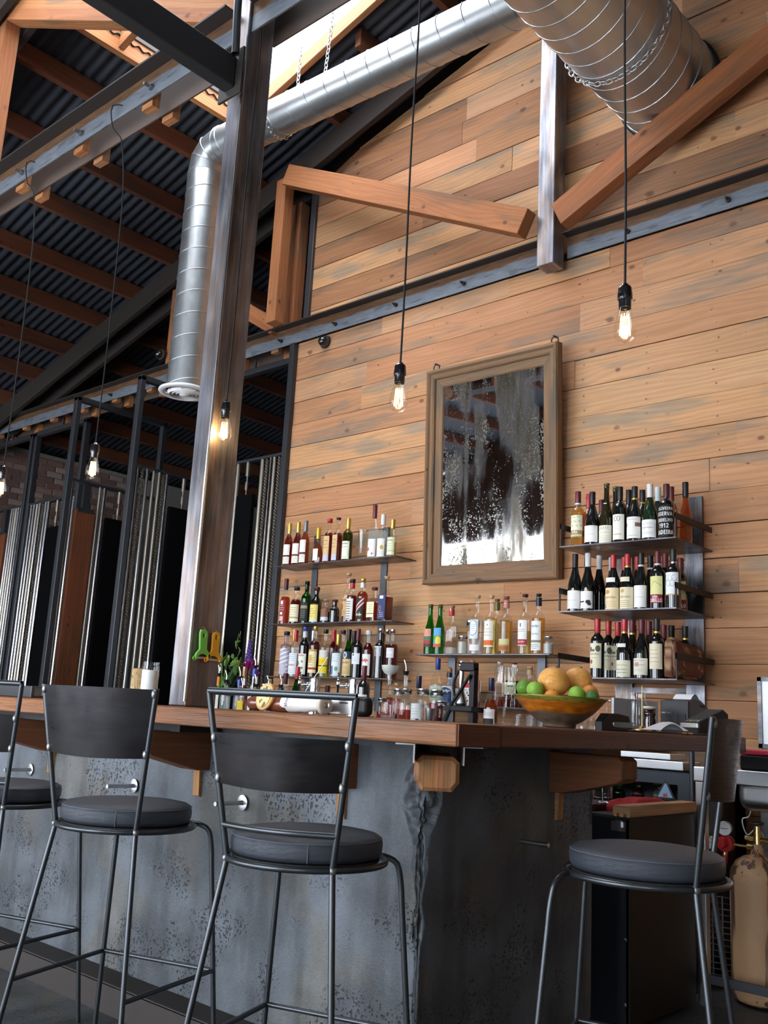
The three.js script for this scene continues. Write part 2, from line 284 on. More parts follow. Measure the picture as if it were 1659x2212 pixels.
// ---- trusses
function bolt(p, parent, mat = M.brownSteel, s = 1) { const g = merge([new THREE.CylinderGeometry(0.016 * s, 0.016 * s, 0.016 * s, 6).rotateX(Math.PI / 2), new THREE.CylinderGeometry(0.008 * s, 0.008 * s, 0.05 * s, 8).rotateX(Math.PI / 2).translate(0, 0, 0.012 * s)]); const m = part('bolt', g, mat, parent); m.position.copy(p); return m; }
function chordLine(z, mirror, x0, x1, parent) { const w = part(mirror ? 'rear_channel' : 'front_channel', channel(x1 - x0, 0.15).translate((x0 + x1) / 2, 4.035, z), mirror ? M.brownWeb : M.channel, parent); part('top_flange', bb(x0, 4.102, z, x1, 4.112, z + (mirror ? -0.075 : 0.075)), M.brownSteel, w); }
M.brownWeb = std({ color: lin(0.085, 0.055, 0.04), roughness: 0.7, metalness: 0.2 });
// wall truss
{
  const t = thing('roof_truss', 'steel channel tie beam of the truss against the board wall', 'beam');
  chordLine(-4.868, false, -11.0, -3.11, t);
  chordLine(-4.868, false, -2.96, 4.3, t);
  chordLine(-5.07, true, -11.0, -5.53, t);
  for (let i = -3; i < 9; i++) { const x = -3.773 - (i) * 0.6175; if (x > 1.5 || Math.abs(x + 3.04) < 0.15) continue; bolt(V(x, 4.01, -4.855), t); }
  for (let i = 0; i < 9; i++) { const x = -10.4 + i * 0.585; if (x > -5.6) continue; for (const z of [-4.90, -5.04]) part('timber_block', rbox(0.09, 0.11, 0.05, x, 3.99, z, 0.004), M.timberLight, t); }
  const top = thing('rafter_beam', 'dark steel top chord rising along the roof slope above the board wall', 'beam');
  for (const z of [-4.76, -4.99]) part('rafter_channel', beam(V(-11.0, chordY(-11.0) - 0.06, z), V(-3.1, chordY(-3.1) - 0.06, z), 0.2, 0.05), M.brownSteel, top);
  const k = thing('king_post', 'grey steel king post standing on the tie beam of the board wall', 'post', [-3.038, 3.885, -4.79]);
  part('post_tube', rbox(0.125, 2.22, 0.13, 0, 1.11, 0, 0.008, 'y'), M.columnSteel, k);
  const d = (name, a, b, h, w, lab, mat = M.timber) => solo(name, beam(a, b, h, w), mat, lab, 'brace', 'timber truss braces');
  d('timber_brace', V(-5.47, 5.345, -4.67), V(-3.14, 4.17, -4.67), 0.17, 0.10, 'knotty timber brace falling from the rafter to the king post');
  d('timber_brace', V(-2.93, 4.17, -4.72), V(-0.62, 5.24, -4.72), 0.17, 0.10, 'timber brace rising right from the king post under the big duct');
  d('timber_post', V(-5.59, 4.11, -4.74), V(-5.59, 5.38, -4.74), 0.115, 0.10, 'front upright timber post left of the upper boards');
  d('timber_post', V(-5.59, 4.115, -4.93), V(-5.59, 5.24, -4.93), 0.115, 0.10, 'rear upright timber post left of the upper boards');
  d('timber_brace', V(-5.68, 4.13, -4.86), V(-6.75, 4.80, -4.86), 0.13, 0.10, 'short timber brace running left from the upright posts');
  d('timber_post', V(-7.12, 4.115, -4.87), V(-7.12, 4.86, -4.87), 0.12, 0.10, 'timber post behind the vertical duct');
}
// truss over the bar
{
  const t = thing('tie_beam', 'bolted double steel channel over the bar left of the column', 'beam', [0, 0, 0], 0, 'double channels over the bar');
  chordLine(-2.262, false, -11.0, -3.09, t); chordLine(-2.385, true, -11.0, -3.09, t);
  const t2 = thing('tie_beam', 'double steel channel over the bar right of the column', 'beam', [0, 0, 0], 0, 'double channels over the bar');
  chordLine(-2.262, false, -2.975, 4.3, t2); chordLine(-2.385, true, -2.975, 4.3, t2);
  for (let i = 0; i < 9; i++) { const x = -3.72 - i * 0.63; bolt(V(x, 4.01, -2.248), t, M.weld, 1.05); for (const z of [-2.30, -2.42]) part('timber_block', rbox(0.09, 0.1, 0.045, x - 0.06, 3.985, z, 0.004), M.timberLight, t); }
  for (let i = 0; i < 3; i++) { const x = -2.35 + i * 0.63; for (const z of [-2.30, -2.42]) part('timber_block', rbox(0.09, 0.1, 0.045, x, 3.985, z, 0.004), M.timberLight, t2); }
  const top = thing('rafter_beam', 'dark steel top chord of the truss over the bar', 'beam');
  for (const z of [-2.22, -2.42]) part('rafter_channel', beam(V(-11.0, chordY(-11.0) - 0.06, z), V(-3.15, chordY(-3.15) - 0.06, z), 0.2, 0.05), M.brownSteel, top);
  solo('timber_brace', beam(V(-5.55, 5.42, -2.32), V(-3.1, 4.18, -2.32), 0.19, 0.10), M.timberLight, 'pale timber brace falling to the top of the column', 'brace', 'timber truss braces');
  solo('timber_post', beam(V(-5.62, 4.11, -2.32), V(-5.62, 5.38, -2.32), 0.13, 0.10), M.timber, 'timber post standing on the double channel at far left', 'brace', 'timber truss braces');
}
// column through the bar
{
  const c = thing('steel_column', 'scuffed steel box column rising from the bar top', 'column', [-3.033, 1.071, -2.318]);
  part('column_tube', rbox(0.105, 5.0, 0.145, 0, 2.5, 0, 0.007, 'y'), M.columnSteel, c);
  part('weld_seam', tube([V(0.049, 0.02, 0.0735), V(0.0495, 1.2, 0.0735), V(0.049, 2.6, 0.0735), V(0.049, 2.86, 0.0735)], 0.0075, 60, 8), M.stainless, c);
  const cb = thing('cross_beam', 'dark steel beam running from the column towards the viewer', 'beam', [-3.015, 3.73, 0.45]);
  part('beam_tube', rbox(0.07, 0.145, 5.3, 0, 0, 0, 0.008, 'z'), M.darkSteel, cb);
  part('end_plate', rbox(0.15, 0.22, 0.012, 0, 0, -2.655, 0.002), M.brownSteel, cb);
  solo('conduit', tube([V(-2.97, 3.80, -2.18), V(-2.96, 4.1, -2.16), V(-2.98, 4.38, -2.2), V(-3.1, 4.42, -2.2), V(-3.2, 4.3, -2.2)], 0.018, 40, 10), M.frameSteel, 'curved metal conduit looping over the column top', 'conduit');
}

// ---- concrete bar front with worn corner
const BX = -1.82, BZ = -2.25;
{
  const bar = thing('bar_counter', 'concrete bar base with a broken corner', 'bar');
  const X0 = -8.0, ZB = -3.22, pos = [], uv = [], idx = [], path = [];
  for (let i = 0; i <= 60; i++) path.push([mix(X0, BX - 0.25, i / 60), 0, 0]);
  for (let i = 1; i <= 60; i++) path.push([mix(BX - 0.25, BX, i / 60), 0, 0]);
  for (let i = 1; i <= 60; i++) path.push([BX, mix(0, 0.25, i / 60), 1]);
  for (let i = 1; i <= 14; i++) path.push([BX, mix(0.25, BZ - ZB, i / 14), 1]);
  const NY = 240, H = 1.005;
  for (let i = 0; i < path.length; i++) for (let j = 0; j <= NY; j++) {
    const [x, dz, f] = path[i], y = H * j / NY, s = f ? dz : BX - x, along = f ? 10 + dz : x;
    const n = fb(along * 0.37 + 20, y * 0.37, 48, 48, 5, 200), n2 = fb(along * 0.31 + 9, y * 0.31, 12, 12, 3, 210), nc = fb(0.3, y * 0.5, 16, 24, 3, 220);
    const hot = Math.exp(-Math.pow((y - 0.84) / 0.10, 2)) + 0.35 * Math.exp(-Math.pow((y - 0.66) / 0.05, 2)) + 0.22 * Math.exp(-Math.pow((y - 0.5) / 0.04, 2));
    const reach = 0.010 + 0.085 * hot * (0.4 + nc), dep = 0.006 + 0.038 * hot;
    const chip = s < reach ? dep * Math.pow(1 - s / reach, 0.7) * (0.55 + 0.9 * n) + (hot > 0.1 ? (n - 0.5) * 0.05 * hot : 0) : 0;
    const ins = Math.max(0, chip) * (0.6 + 0.8 * vn(along * 70, y * 70, 4096, 4096, 9)) + (n2 - 0.5) * 0.004;
    pos.push(x - (f ? ins : (s < 0.02 ? ins : 0)), y, BZ - dz - (f ? (dz < 0.02 ? ins : 0) : ins)); uv.push(along, y);
  }
  for (let i = 0; i < path.length - 1; i++) for (let j = 0; j < NY; j++) { const a = i * (NY + 1) + j, b = a + NY + 1; idx.push(a, b, a + 1, b, b + 1, a + 1); }
  const g = new THREE.BufferGeometry(); g.setAttribute('position', new THREE.Float32BufferAttribute(pos, 3)); g.setAttribute('uv', new THREE.Float32BufferAttribute(uv, 2)); g.setIndex(idx); g.computeVertexNormals();
  part('concrete_face', g, M.concrete, bar);
  part('concrete_core', merge([bb(X0, 0, -2.5, BX - 0.1, 1.0, BZ - 0.08), bb(BX - 0.3, 0, ZB, BX - 0.08, 1.0, BZ - 0.1), bb(BX - 0.3, 0, ZB - 0.001, BX - 0.001, 1.0, ZB + 0.02)]), M.concrete, bar);
  // threaded rods left in the concrete
  for (const x of [-4.04, -3.25, -2.607]) { const r = part('threaded_rod', new THREE.CylinderGeometry(0.0075, 0.0075, 0.13, 10).rotateX(Math.PI / 2), M.stainless, bar); r.position.set(x, 0.762, BZ + 0.06); part('washer', lathe([[0.0085, -0.002], [0.026, -0.002], [0.026, 0.002], [0.0085, 0.002]], 20).rotateX(Math.PI / 2).translate(0, 0, -0.052), M.stainless, r); }
  const r = part('threaded_rod', new THREE.CylinderGeometry(0.0075, 0.0075, 0.11, 10).rotateZ(Math.PI / 2), M.stainless, bar); r.position.set(BX + 0.05, 0.704, -2.76);
  // corbels
  M.corbel = woodTone(lin(0.44, 0.28, 0.19), 0.7);
  const cs = new THREE.Shape(); cs.moveTo(0, 0); cs.lineTo(0.265, 0); cs.lineTo(0.28, -0.012); cs.lineTo(0.28, -0.065); cs.lineTo(0.265, -0.078); cs.lineTo(0.06, -0.128); cs.lineTo(0, -0.128); cs.closePath();
  const cg = uvm(extr(cs, 0.10, 0.003).translate(0, 0, -0.05), 'x');
  const corbel = (x, y, z, ry, shim) => { const m = part('corbel', cg, M.corbel, bar); m.position.set(x, y, z); m.rotation.y = ry; if (shim) { const s = part('shim', extr(poly([[0, 0], [0.028, 0], [0.022, -0.1], [0.006, -0.105]]), 0.035).translate(-0.0, -0.122, -0.018), M.shim, m); s.rotation.y = -Math.PI / 2 * 0; } };
  for (const x of [-3.87, -2.86, -2.14, -4.9]) corbel(x, 0.985, BZ - 0.01, -Math.PI / 2, true);
  corbel(BX - 0.01, 0.985, -2.98, 0, true);
  const ck = part('corner_block', uvm(extr(poly([[-0.05, -0.010], [-0.038, 0], [0.038, 0], [0.05, -0.010], [0.05, -0.055], [0.036, -0.072], [-0.036, -0.072], [-0.05, -0.055]]), 0.27, 0.010).rotateY(Math.PI / 2).translate(-0.06, 0, 0), 'x'), woodTone(lin(0.92, 0.72, 0.50), 0.7), bar); ck.position.set(-1.80, 0.97, -2.27); ck.rotation.y = -Math.PI / 4 - 0.08;
  for (const q of [-1, 1]) { const a = part('steel_angle', merge([box(0.3, 0.05, 0.004, 0.13, -0.025, q * 0.066), box(0.3, 0.004, 0.05, 0.13, -0.002, q * 0.091)]), M.stainless, bar); a.position.set(-1.80, 1.0115, -2.27); a.rotation.y = -Math.PI / 4 - 0.08; }
  part('bearing_plate', bb(-5.2, 0.986, -2.24, -2.75, 1.011, -2.06), M.blackMatte, bar);
  for (let i = 0; i < 4; i++) part('bolt', new THREE.SphereGeometry(0.009, 10, 8), M.stainless, bar).position.set(-3.28 + i * 0.11, 0.998, -2.055);
  // steel channel kick rail
  const kick = thing('foot_rail', 'rusty steel channel laid along the bar foot', 'rail');
  part('rail_channel', merge([bb(-8, 0.092, -2.25, -1.98, 0.1, -2.135), bb(-8, 0, -2.143, -1.98, 0.095, -2.135)]), M.brownSteel, kick);
}
// bar top: thick planks
{
  const t = thing('wooden_counter', 'thick reclaimed wood bar top on the concrete base', 'counter');
  const slab = (x0, x1, z0, z1, axis, mat, name) => part(name, bb(x0, 1.013, z0, x1, 1.07, z1, axis, 0.006), mat, t);
  slab(-8, -1.482, -2.13, -1.95, 'x', M.barWood, 'front_plank'); slab(-8, -1.68, -2.36, -2.135, 'x', M.barWood, 'middle_plank'); slab(-8, -1.68, -2.6, -2.365, 'x', M.barWood, 'inner_plank');
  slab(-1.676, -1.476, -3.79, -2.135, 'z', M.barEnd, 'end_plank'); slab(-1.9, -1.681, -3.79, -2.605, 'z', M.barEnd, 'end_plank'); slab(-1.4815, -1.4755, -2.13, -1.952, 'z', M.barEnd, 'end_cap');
}
// ================================================================ DUCTS
function spiral(len, r, pitch, rs = 0.0035) {   // helical lock seam along +x
  const pts = [], turns = len / pitch, n = Math.ceil(turns * 28);
  for (let i = 0; i <= n; i++) { const a = i / 28 * 2 * Math.PI; pts.push(V(-len / 2 + len * i / n, Math.cos(a) * (r + 0.001), Math.sin(a) * (r + 0.001))); }
  return new THREE.TubeGeometry(new THREE.CatmullRomCurve3(pts), n, rs, 5);
}
function ductPiece(len, r) { const g = new THREE.CylinderGeometry(r, r, len, 48, 1, true); g.rotateZ(-Math.PI / 2); return g; }
M.galvIn = M.galv.clone(); M.galvIn.side = THREE.DoubleSide;
{
  const big = thing('spiral_duct', 'large galvanized spiral duct running out of the board wall', 'duct', [-2.28, 4.88, -4.9]);
  const L = 4.7, T = new THREE.Matrix4().makeRotationY(-Math.PI / 2).setPosition(0, 0, L / 2);
  part('duct_tube', ductPiece(L, 0.3).applyMatrix4(T), M.galvIn, big); part('lock_seam', spiral(L, 0.3, 0.13, 0.0045).applyMatrix4(T), M.seam, big);
  part('collar', lathe([[0.3, -0.03], [0.318, -0.03], [0.318, 0.012], [0.3, 0.012]], 48).rotateX(Math.PI / 2).translate(0, 0, 0.03), M.darkSteel, big);
  part('duct_end_cap', new THREE.CircleGeometry(0.3, 40).translate(0, 0, L), M.galvIn, big);
  const sm = thing('spiral_duct', 'small galvanized branch duct with an elbow and a round outlet', 'duct', [0, 0, 0]);
  const r = 0.128, a = V(-2.545, 4.955, -3.8), b = V(-5.21, 5.085, -3.8), e = V(-5.40, 4.90, -3.8), c = V(-5.385, 3.235, -3.8);
  part('branch_tube', orient(ductPiece(a.distanceTo(b), r), b, a), M.galvIn, sm); part('lock_seam', orient(spiral(a.distanceTo(b), r, 0.185), b, a), M.seam, sm);
  part('tee_collar', orient(lathe([[r, -0.03], [r + 0.014, -0.03], [r + 0.014, 0.03], [r, 0.03]], 40).rotateZ(-Math.PI / 2), V(-2.62, 4.96, -3.8), V(-2.56, 4.957, -3.8)), M.seam, sm);
  // segmented elbow: rings at mitre planes
  const dir0 = b.clone().sub(a).normalize(), dir1 = c.clone().sub(e).normalize(), rings = [], N = 48, ctrl = [];
  const corner = V(-5.403, 5.094, -3.8);
  const bez = (t) => b.clone().multiplyScalar((1 - t) * (1 - t)).addScaledVector(corner, 2 * t * (1 - t)).addScaledVector(e, t * t);
  const pos = [], idx = []; const nS = 4;
  for (let i = 0; i < nS; i++) { const t = i / (nS - 1); const p = bez(t), d = dir0.clone().lerp(dir1, t).normalize(), zz = V(0, 0, 1), yy = zz.clone().cross(d).normalize(); ctrl.push([p, d]); for (let k = 0; k < N; k++) { const q = k / N * 2 * Math.PI, v = p.clone().addScaledVector(yy, Math.cos(q) * r).addScaledVector(zz, Math.sin(q) * r); pos.push(v.x, v.y, v.z); } }
  for (let i = 0; i < nS - 1; i++) for (let k = 0; k < N; k++) { const A = i * N + k, B = i * N + (k + 1) % N; idx.push(A, A + N, B, B, A + N, B + N); }
  let eg = new THREE.BufferGeometry(); eg.setAttribute('position', new THREE.Float32BufferAttribute(pos, 3)); eg.setAttribute('uv', new THREE.Float32BufferAttribute(new Float32Array(pos.length / 3 * 2).map((_, i) => (i % 2 ? Math.floor(i / 2 / N) * 0.1 : (i / 2 % N) / N)), 2)); eg.setIndex(idx); eg = toCreasedNormals(eg, 0.3);
  const el = part('elbow', eg, M.galvIn, sm);
  for (const [p, d] of ctrl) part('elbow_seam', new THREE.TorusGeometry(r + 0.001, 0.0028, 6, 48).applyQuaternion(new THREE.Quaternion().setFromUnitVectors(V(0, 0, 1), d)).translate(p.x, p.y, p.z), M.galv, el);
  part('drop_tube', orient(ductPiece(e.distanceTo(c), r), e, c, V(0, 0, 1)), M.galvIn, sm); part('lock_seam', orient(spiral(e.distanceTo(c), r, 0.165), e, c, V(0, 0, 1)), M.seam, sm);
  // round diffuser
  const df = part('diffuser', lathe([[0.128, 0.02], [0.15, 0.012], [0.178, 0.0], [0.182, -0.01], [0.176, -0.018], [0.15, -0.022], [0.138, -0.012], [0.13, 0.0]], 48).translate(c.x, c.y - 0.01, c.z), M.white, sm);
  part('vent_shade_disc', new THREE.CylinderGeometry(0.126, 0.126, 0.004, 36).translate(c.x, c.y + 0.004, c.z), M.black, df);  // black disc standing in for the shade inside the duct
  part('vent_hub', lathe([[0, -0.04], [0.03, -0.036], [0.04, -0.02], [0.03, -0.01], [0, -0.01]], 24).translate(c.x, c.y - 0.01, c.z), M.white, df);
  for (const q of [0.062, 0.088, 0.114]) part('vent_ring', lathe([[q - 0.010, -0.03], [q + 0.003, -0.012], [q + 0.005, -0.014], [q - 0.008, -0.033]], 40).translate(c.x, c.y - 0.01, c.z), M.white, df);
  for (let k = 0; k < 4; k++) part('vent_spoke', box(0.26, 0.004, 0.006, 0, 0, 0).rotateY(k * Math.PI / 4).translate(c.x, c.y - 0.03, c.z), M.white, df);
}
// hanging chains: each link its own torus, joined per chain
function chain(pts, pitch, lr, wr) {
  const cv = new THREE.CatmullRomCurve3(pts), L = cv.getLength(), n = Math.floor(L / pitch), gs = [];
  for (let i = 0; i < n; i++) {
    const t = (i + 0.5) / n, p = cv.getPointAt(t), d = cv.getTangentAt(t), g = new THREE.TorusGeometry(lr, wr, 6, 14); g.scale(1.55, 0.95, 1); if (i % 2) g.rotateX(Math.PI / 2);
    const z = Math.abs(d.y) > 0.95 ? V(0, 0, 1) : d.clone().cross(V(0, 1, 0)).normalize(), y = z.clone().cross(d).normalize(); g.applyMatrix4(new THREE.Matrix4().makeBasis(d, y, d.clone().cross(y)).setPosition(p)); gs.push(g);
  }
  return merge(gs);
}
{
  const loop = (cx, cy, cz, r, top, z) => { const p = []; p.push(V(cx - r * 0.9, top, z)); for (let i = 0; i <= 10; i++) { const a = Math.PI * (1 + i / 10); p.push(V(cx + Math.cos(a) * r, cy + Math.sin(a) * r, cz)); } p.push(V(cx + r * 0.9, top, z)); return p; };
  solo('hanging_chain', chain(loop(-2.28, 4.88, -4.22, 0.318, 5.7, -4.22), 0.037, 0.0145, 0.0038), M.seam, 'galvanized chain slung under the large duct', 'chain');
  const zl = (x, y) => [V(x + 0.03, 5.72, -3.66), V(x, y + 0.1, -3.665), V(x, y, -3.665), V(x, y - 0.09, -3.70), V(x, y - 0.138, -3.8), V(x, y - 0.09, -3.895), V(x, y, -3.935), V(x + 0.02, 5.72, -3.94)];
  solo('hanging_chain', chain(zl(-4.62, 5.05), 0.032, 0.0125, 0.0034), M.seam, 'thin chain slung under the branch duct near the column', 'chain');
  solo('hanging_chain', chain([V(-4.12, 5.16, -3.75), V(-4.1, 5.4, -3.75), V(-4.08, 5.72, -3.75)], 0.032, 0.0125, 0.0034), M.seam, 'short chain rising from the branch duct to the roof', 'chain');
}

// ================================================================ PENDANT LAMPS
M.filament = std({ color: lin(1, 0.7, 0.3), emissive: lin(1, 0.62, 0.22), emissiveIntensity: 11, roughness: 0.5 });
M.bulbGlass = phy({ color: lin(1, 0.985, 0.95), roughness: 0.015, transmission: 1, thickness: 0, ior: 1.45 });
function pendant(x, y, z, cordTop, label, cordPts) {   // y = bottom tip of the bulb
  const t = thing('pendant_lamp', label, 'lamp', [x, y, z], 0, 'bare bulb pendants over the bar');
  const s = 1.0;
  part('bulb', lathe([[0, 0.0], [0.006, 0.001], [0.018, 0.006], [0.028, 0.018], [0.0315, 0.034], [0.030, 0.05], [0.0255, 0.07], [0.020, 0.09], [0.0165, 0.104], [0.0155, 0.108]], 32), M.bulbGlass, t);
  part('stem', lathe([[0.0, 0.06], [0.003, 0.06], [0.0035, 0.08], [0.006, 0.1], [0, 0.1]], 12), M.bulbGlass, t);
  const fg = [];
  for (let k = 0; k < 10; k++) { const a = k / 10 * 6.283, b = a + 0.314; fg.push(rod(V(Math.cos(a) * 0.011, 0.083, Math.sin(a) * 0.011), V(Math.cos(b) * 0.0155, 0.022, Math.sin(b) * 0.0155), 0.0007, 5)); if (k % 2) fg.push(rod(V(Math.cos(b) * 0.0155, 0.022, Math.sin(b) * 0.0155), V(Math.cos(a + 0.628) * 0.011, 0.083, Math.sin(a + 0.628) * 0.011), 0.0007, 5)); }
  part('filament', merge(fg), M.filament, t);
  part('socket', lathe([[0.0165, 0.102], [0.0175, 0.102], [0.0178, 0.128], [0.0205, 0.129], [0.0212, 0.132], [0.0212, 0.145], [0.0203, 0.1465], [0.0203, 0.149], [0.0198, 0.150], [0.0195, 0.162], [0.016, 0.168], [0.0105, 0.169], [0.0095, 0.175], [0.004, 0.1755], [0, 0.1755]], 28), M.blackGloss, t);
  const pts = [V(0, 0.172, 0), ...(cordPts || [V(0.002, 0.5, 0.001), V(-0.003, 1.0, 0), V(0.003, 1.5, 0)]), V(0, cordTop - y, 0)];
  part('cord', tube(pts, 0.0036, 60, 6), M.cordBlack, t);
  const l = new THREE.PointLight(lin(1, 0.66, 0.32), 0.1, 0, 2); l.position.set(0, 0.05, 0); l.shadow.radius = 0.6; l.castShadow = true; l.name = 'bulb_light'; t.add(l);
}
pendant(-1.21, 2.133, -2.30, 4.0, 'bare bulb pendant at right, above the wine rack');
pendant(-2.043, 2.074, -2.30, 4.0, 'bare bulb pendant in front of the boards left of the mirror');
pendant(-2.935, 2.096, -2.275, 4.0, 'bare bulb pendant hanging against the steel column', [V(0.002, 0.6, 0.0), V(-0.004, 1.2, 0), V(0.01, 1.7, 0)]);
pendant(-3.918, 2.075, -2.30, 4.0, 'bare bulb pendant left of the column before the brick wall', [V(0.0, 0.7, 0), V(-0.02, 1.4, 0), V(-0.06, 1.75, 0.02), V(-0.09, 1.82, 0.06), V(-0.1, 1.95, 0.07)]);
pendant(-4.80, 2.084, -2.30, 4.0, 'bare bulb pendant cut by the left picture edge', [V(0.0, 0.7, 0), V(-0.02, 1.4, 0), V(-0.05, 1.75, 0.02), V(-0.07, 1.82, 0.06), V(-0.08, 1.95, 0.07)]);

// ================================================================ PIVOTING SCREENS BEHIND THE BAR
const ropeGeo = merge([0, 1].map((k) => { const pts = []; for (let i = 0; i <= 420; i++) { const a = i * 0.85 + k * Math.PI; pts.push(V(Math.cos(a) * 0.0085, i / 420 * 2.99, Math.sin(a) * 0.0085)); } return new THREE.TubeGeometry(new THREE.CatmullRomCurve3(pts), 840, 0.0075, 5); }));
const pipeGeo = new THREE.CylinderGeometry(1, 1, 1, 14).translate(0, 0.5, 0);
function screen(x, z, turn, items, label) {
  const t = thing('pivot_screen', label, 'screen', [x, 0, z], turn, 'pivoting steel screens behind the bar');
  const hw = 0.52;
  for (const s of [-1, 1]) part('post', rbox(0.05, 3.86, 0.06, s * (hw - 0.025), 1.97, 0, 0.004, 'y'), M.frameSteel, t);
  part('top_rail', rbox(hw * 2, 0.05, 0.06, 0, 3.885, 0, 0.004), M.frameSteel, t); part('bottom_rail', rbox(hw * 2 - 0.1, 0.05, 0.06, 0, 0.065, 0, 0.004), M.frameSteel, t);
  part('middle_rail', rbox(hw * 2 - 0.1, 0.022, 0.06, 0, 3.09, 0, 0.003), M.darkSteel, t);
  part('pivot_pin', new THREE.CylinderGeometry(0.012, 0.012, 0.1, 10).translate(0, 3.95, 0), M.darkSteel, t);
  for (const [k, a, w] of items) {
    if (k === 'p' || k === 'w') { const m = part('pipe', pipeGeo, k === 'p' ? M.pipe : M.pipeWarm, t); m.scale.set(w, 2.99, w); m.position.set(a, 0.09, 0); }
    else if (k === 'r') { const m = part('rope', ropeGeo, M.cable, t); m.position.set(a, 0.09, 0); }
    else if (k === 'k') {
      const b = part('black_panel', rbox(w, 2.7, 0.04, a, 1.45, 0, 0.006, 'y'), M.blackBoard, t);
      part('turnbuckle', merge([new THREE.CylinderGeometry(0.006, 0.006, 0.29, 8).translate(a, 2.94, 0), new THREE.CylinderGeometry(0.018, 0.018, 0.12, 10).translate(a, 3.02, 0), new THREE.CylinderGeometry(0.014, 0.016, 0.07, 10).translate(a, 2.88, 0)]), M.pipeWarm, b);
    } else if (k === 'b') {
      const b = part('timber_board', rbox(w, 2.72, 0.05, a, 1.46, 0, 0.008, 'y'), M.board, t);
      part('hanger', merge([bb(a - w / 2 + 0.02, 2.8, -0.035, a + w / 2 - 0.02, 2.84, 0.035), bb(a - 0.035, 2.8, -0.02, a + 0.035, 3.08, 0.02)]), M.darkSteel, b);
    }
  }
}
const P = 0.016;
screen(-6.1, -5.0, 0, [['p', -0.44, P], ['r', -0.40], ['w', -0.35, P], ['p', -0.28, P], ['r', -0.22], ['w', -0.17, P], ['w', -0.105, 0.02], ['k', 0.02, 0.2], ['w', 0.205, 0.021], ['r', 0.255], ['p', 0.3, 0.01], ['w', 0.35, 0.018], ['r', 0.405], ['p', 0.455, 0.019]], 'closed pivot screen of pipes and ropes between column and boards');
screen(-7.08, -5.03, Math.PI / 2, [['p', -0.44, P], ['r', -0.39], ['p', -0.34, P], ['w', -0.27, 0.014], ['w', -0.21, 0.017], ['r', -0.17], ['p', -0.13, P], ['k', 0.06, 0.28], ['w', 0.26, P], ['r', 0.31], ['p', 0.37, P], ['w', 0.44, P]], 'open pivot screen just left of the column');
screen(-8.13, -5.03, Math.PI / 2, [['p', -0.45, P], ['b', -0.29, 0.21], ['w', -0.15, 0.014], ['p', -0.1, 0.018], ['k', 0.07, 0.26], ['w', 0.24, 0.014], ['r', 0.29], ['p', 0.36, P], ['w', 0.43, P]], 'open pivot screen with a brown timber board');
screen(-9.2, -4.99, 0, [['p', -0.44, P], ['p', -0.38, P], ['w', -0.32, P], ['p', -0.26, 0.02], ['r', -0.2], ['p', -0.14, P], ['p', -0.08, 0.02], ['k', 0.1, 0.24], ['p', 0.28, P], ['r', 0.34], ['p', 0.41, P]], 'closed pivot screen left of the open ones');
screen(-10.29, -4.99, 0, [['b', -0.32, 0.22], ['k', -0.08, 0.16], ['b', 0.1, 0.16], ['p', 0.22, P], ['p', 0.27, P], ['w', 0.32, P], ['p', 0.37, P], ['p', 0.43, P]], 'closed pivot screen at the left picture edge');

// lamps in the room beyond
{
  const g = thing('globe_lamp', 'silver globe hanging behind the column', 'lamp', [-6.16, 1.50, -4.70]);
  part('globe', new THREE.SphereGeometry(0.125, 28, 20), M.chrome, g); part('stem', new THREE.CylinderGeometry(0.006, 0.006, 3.74, 8).translate(0, 1.99, 0), M.darkSteel, g);
  const c = thing('copper_shade', 'small copper lamp shade beside the column', 'lamp', [-5.95, 2.02, -4.5]);
  part('shade', lathe([[0.09, 0], [0.10, 0.03], [0.08, 0.07], [0.03, 0.1], [0, 0.1]], 24), M.copper, c); part('cord', new THREE.CylinderGeometry(0.004, 0.004, 3.3, 6).translate(0, 1.74, 0), M.cordBlack, c);
}
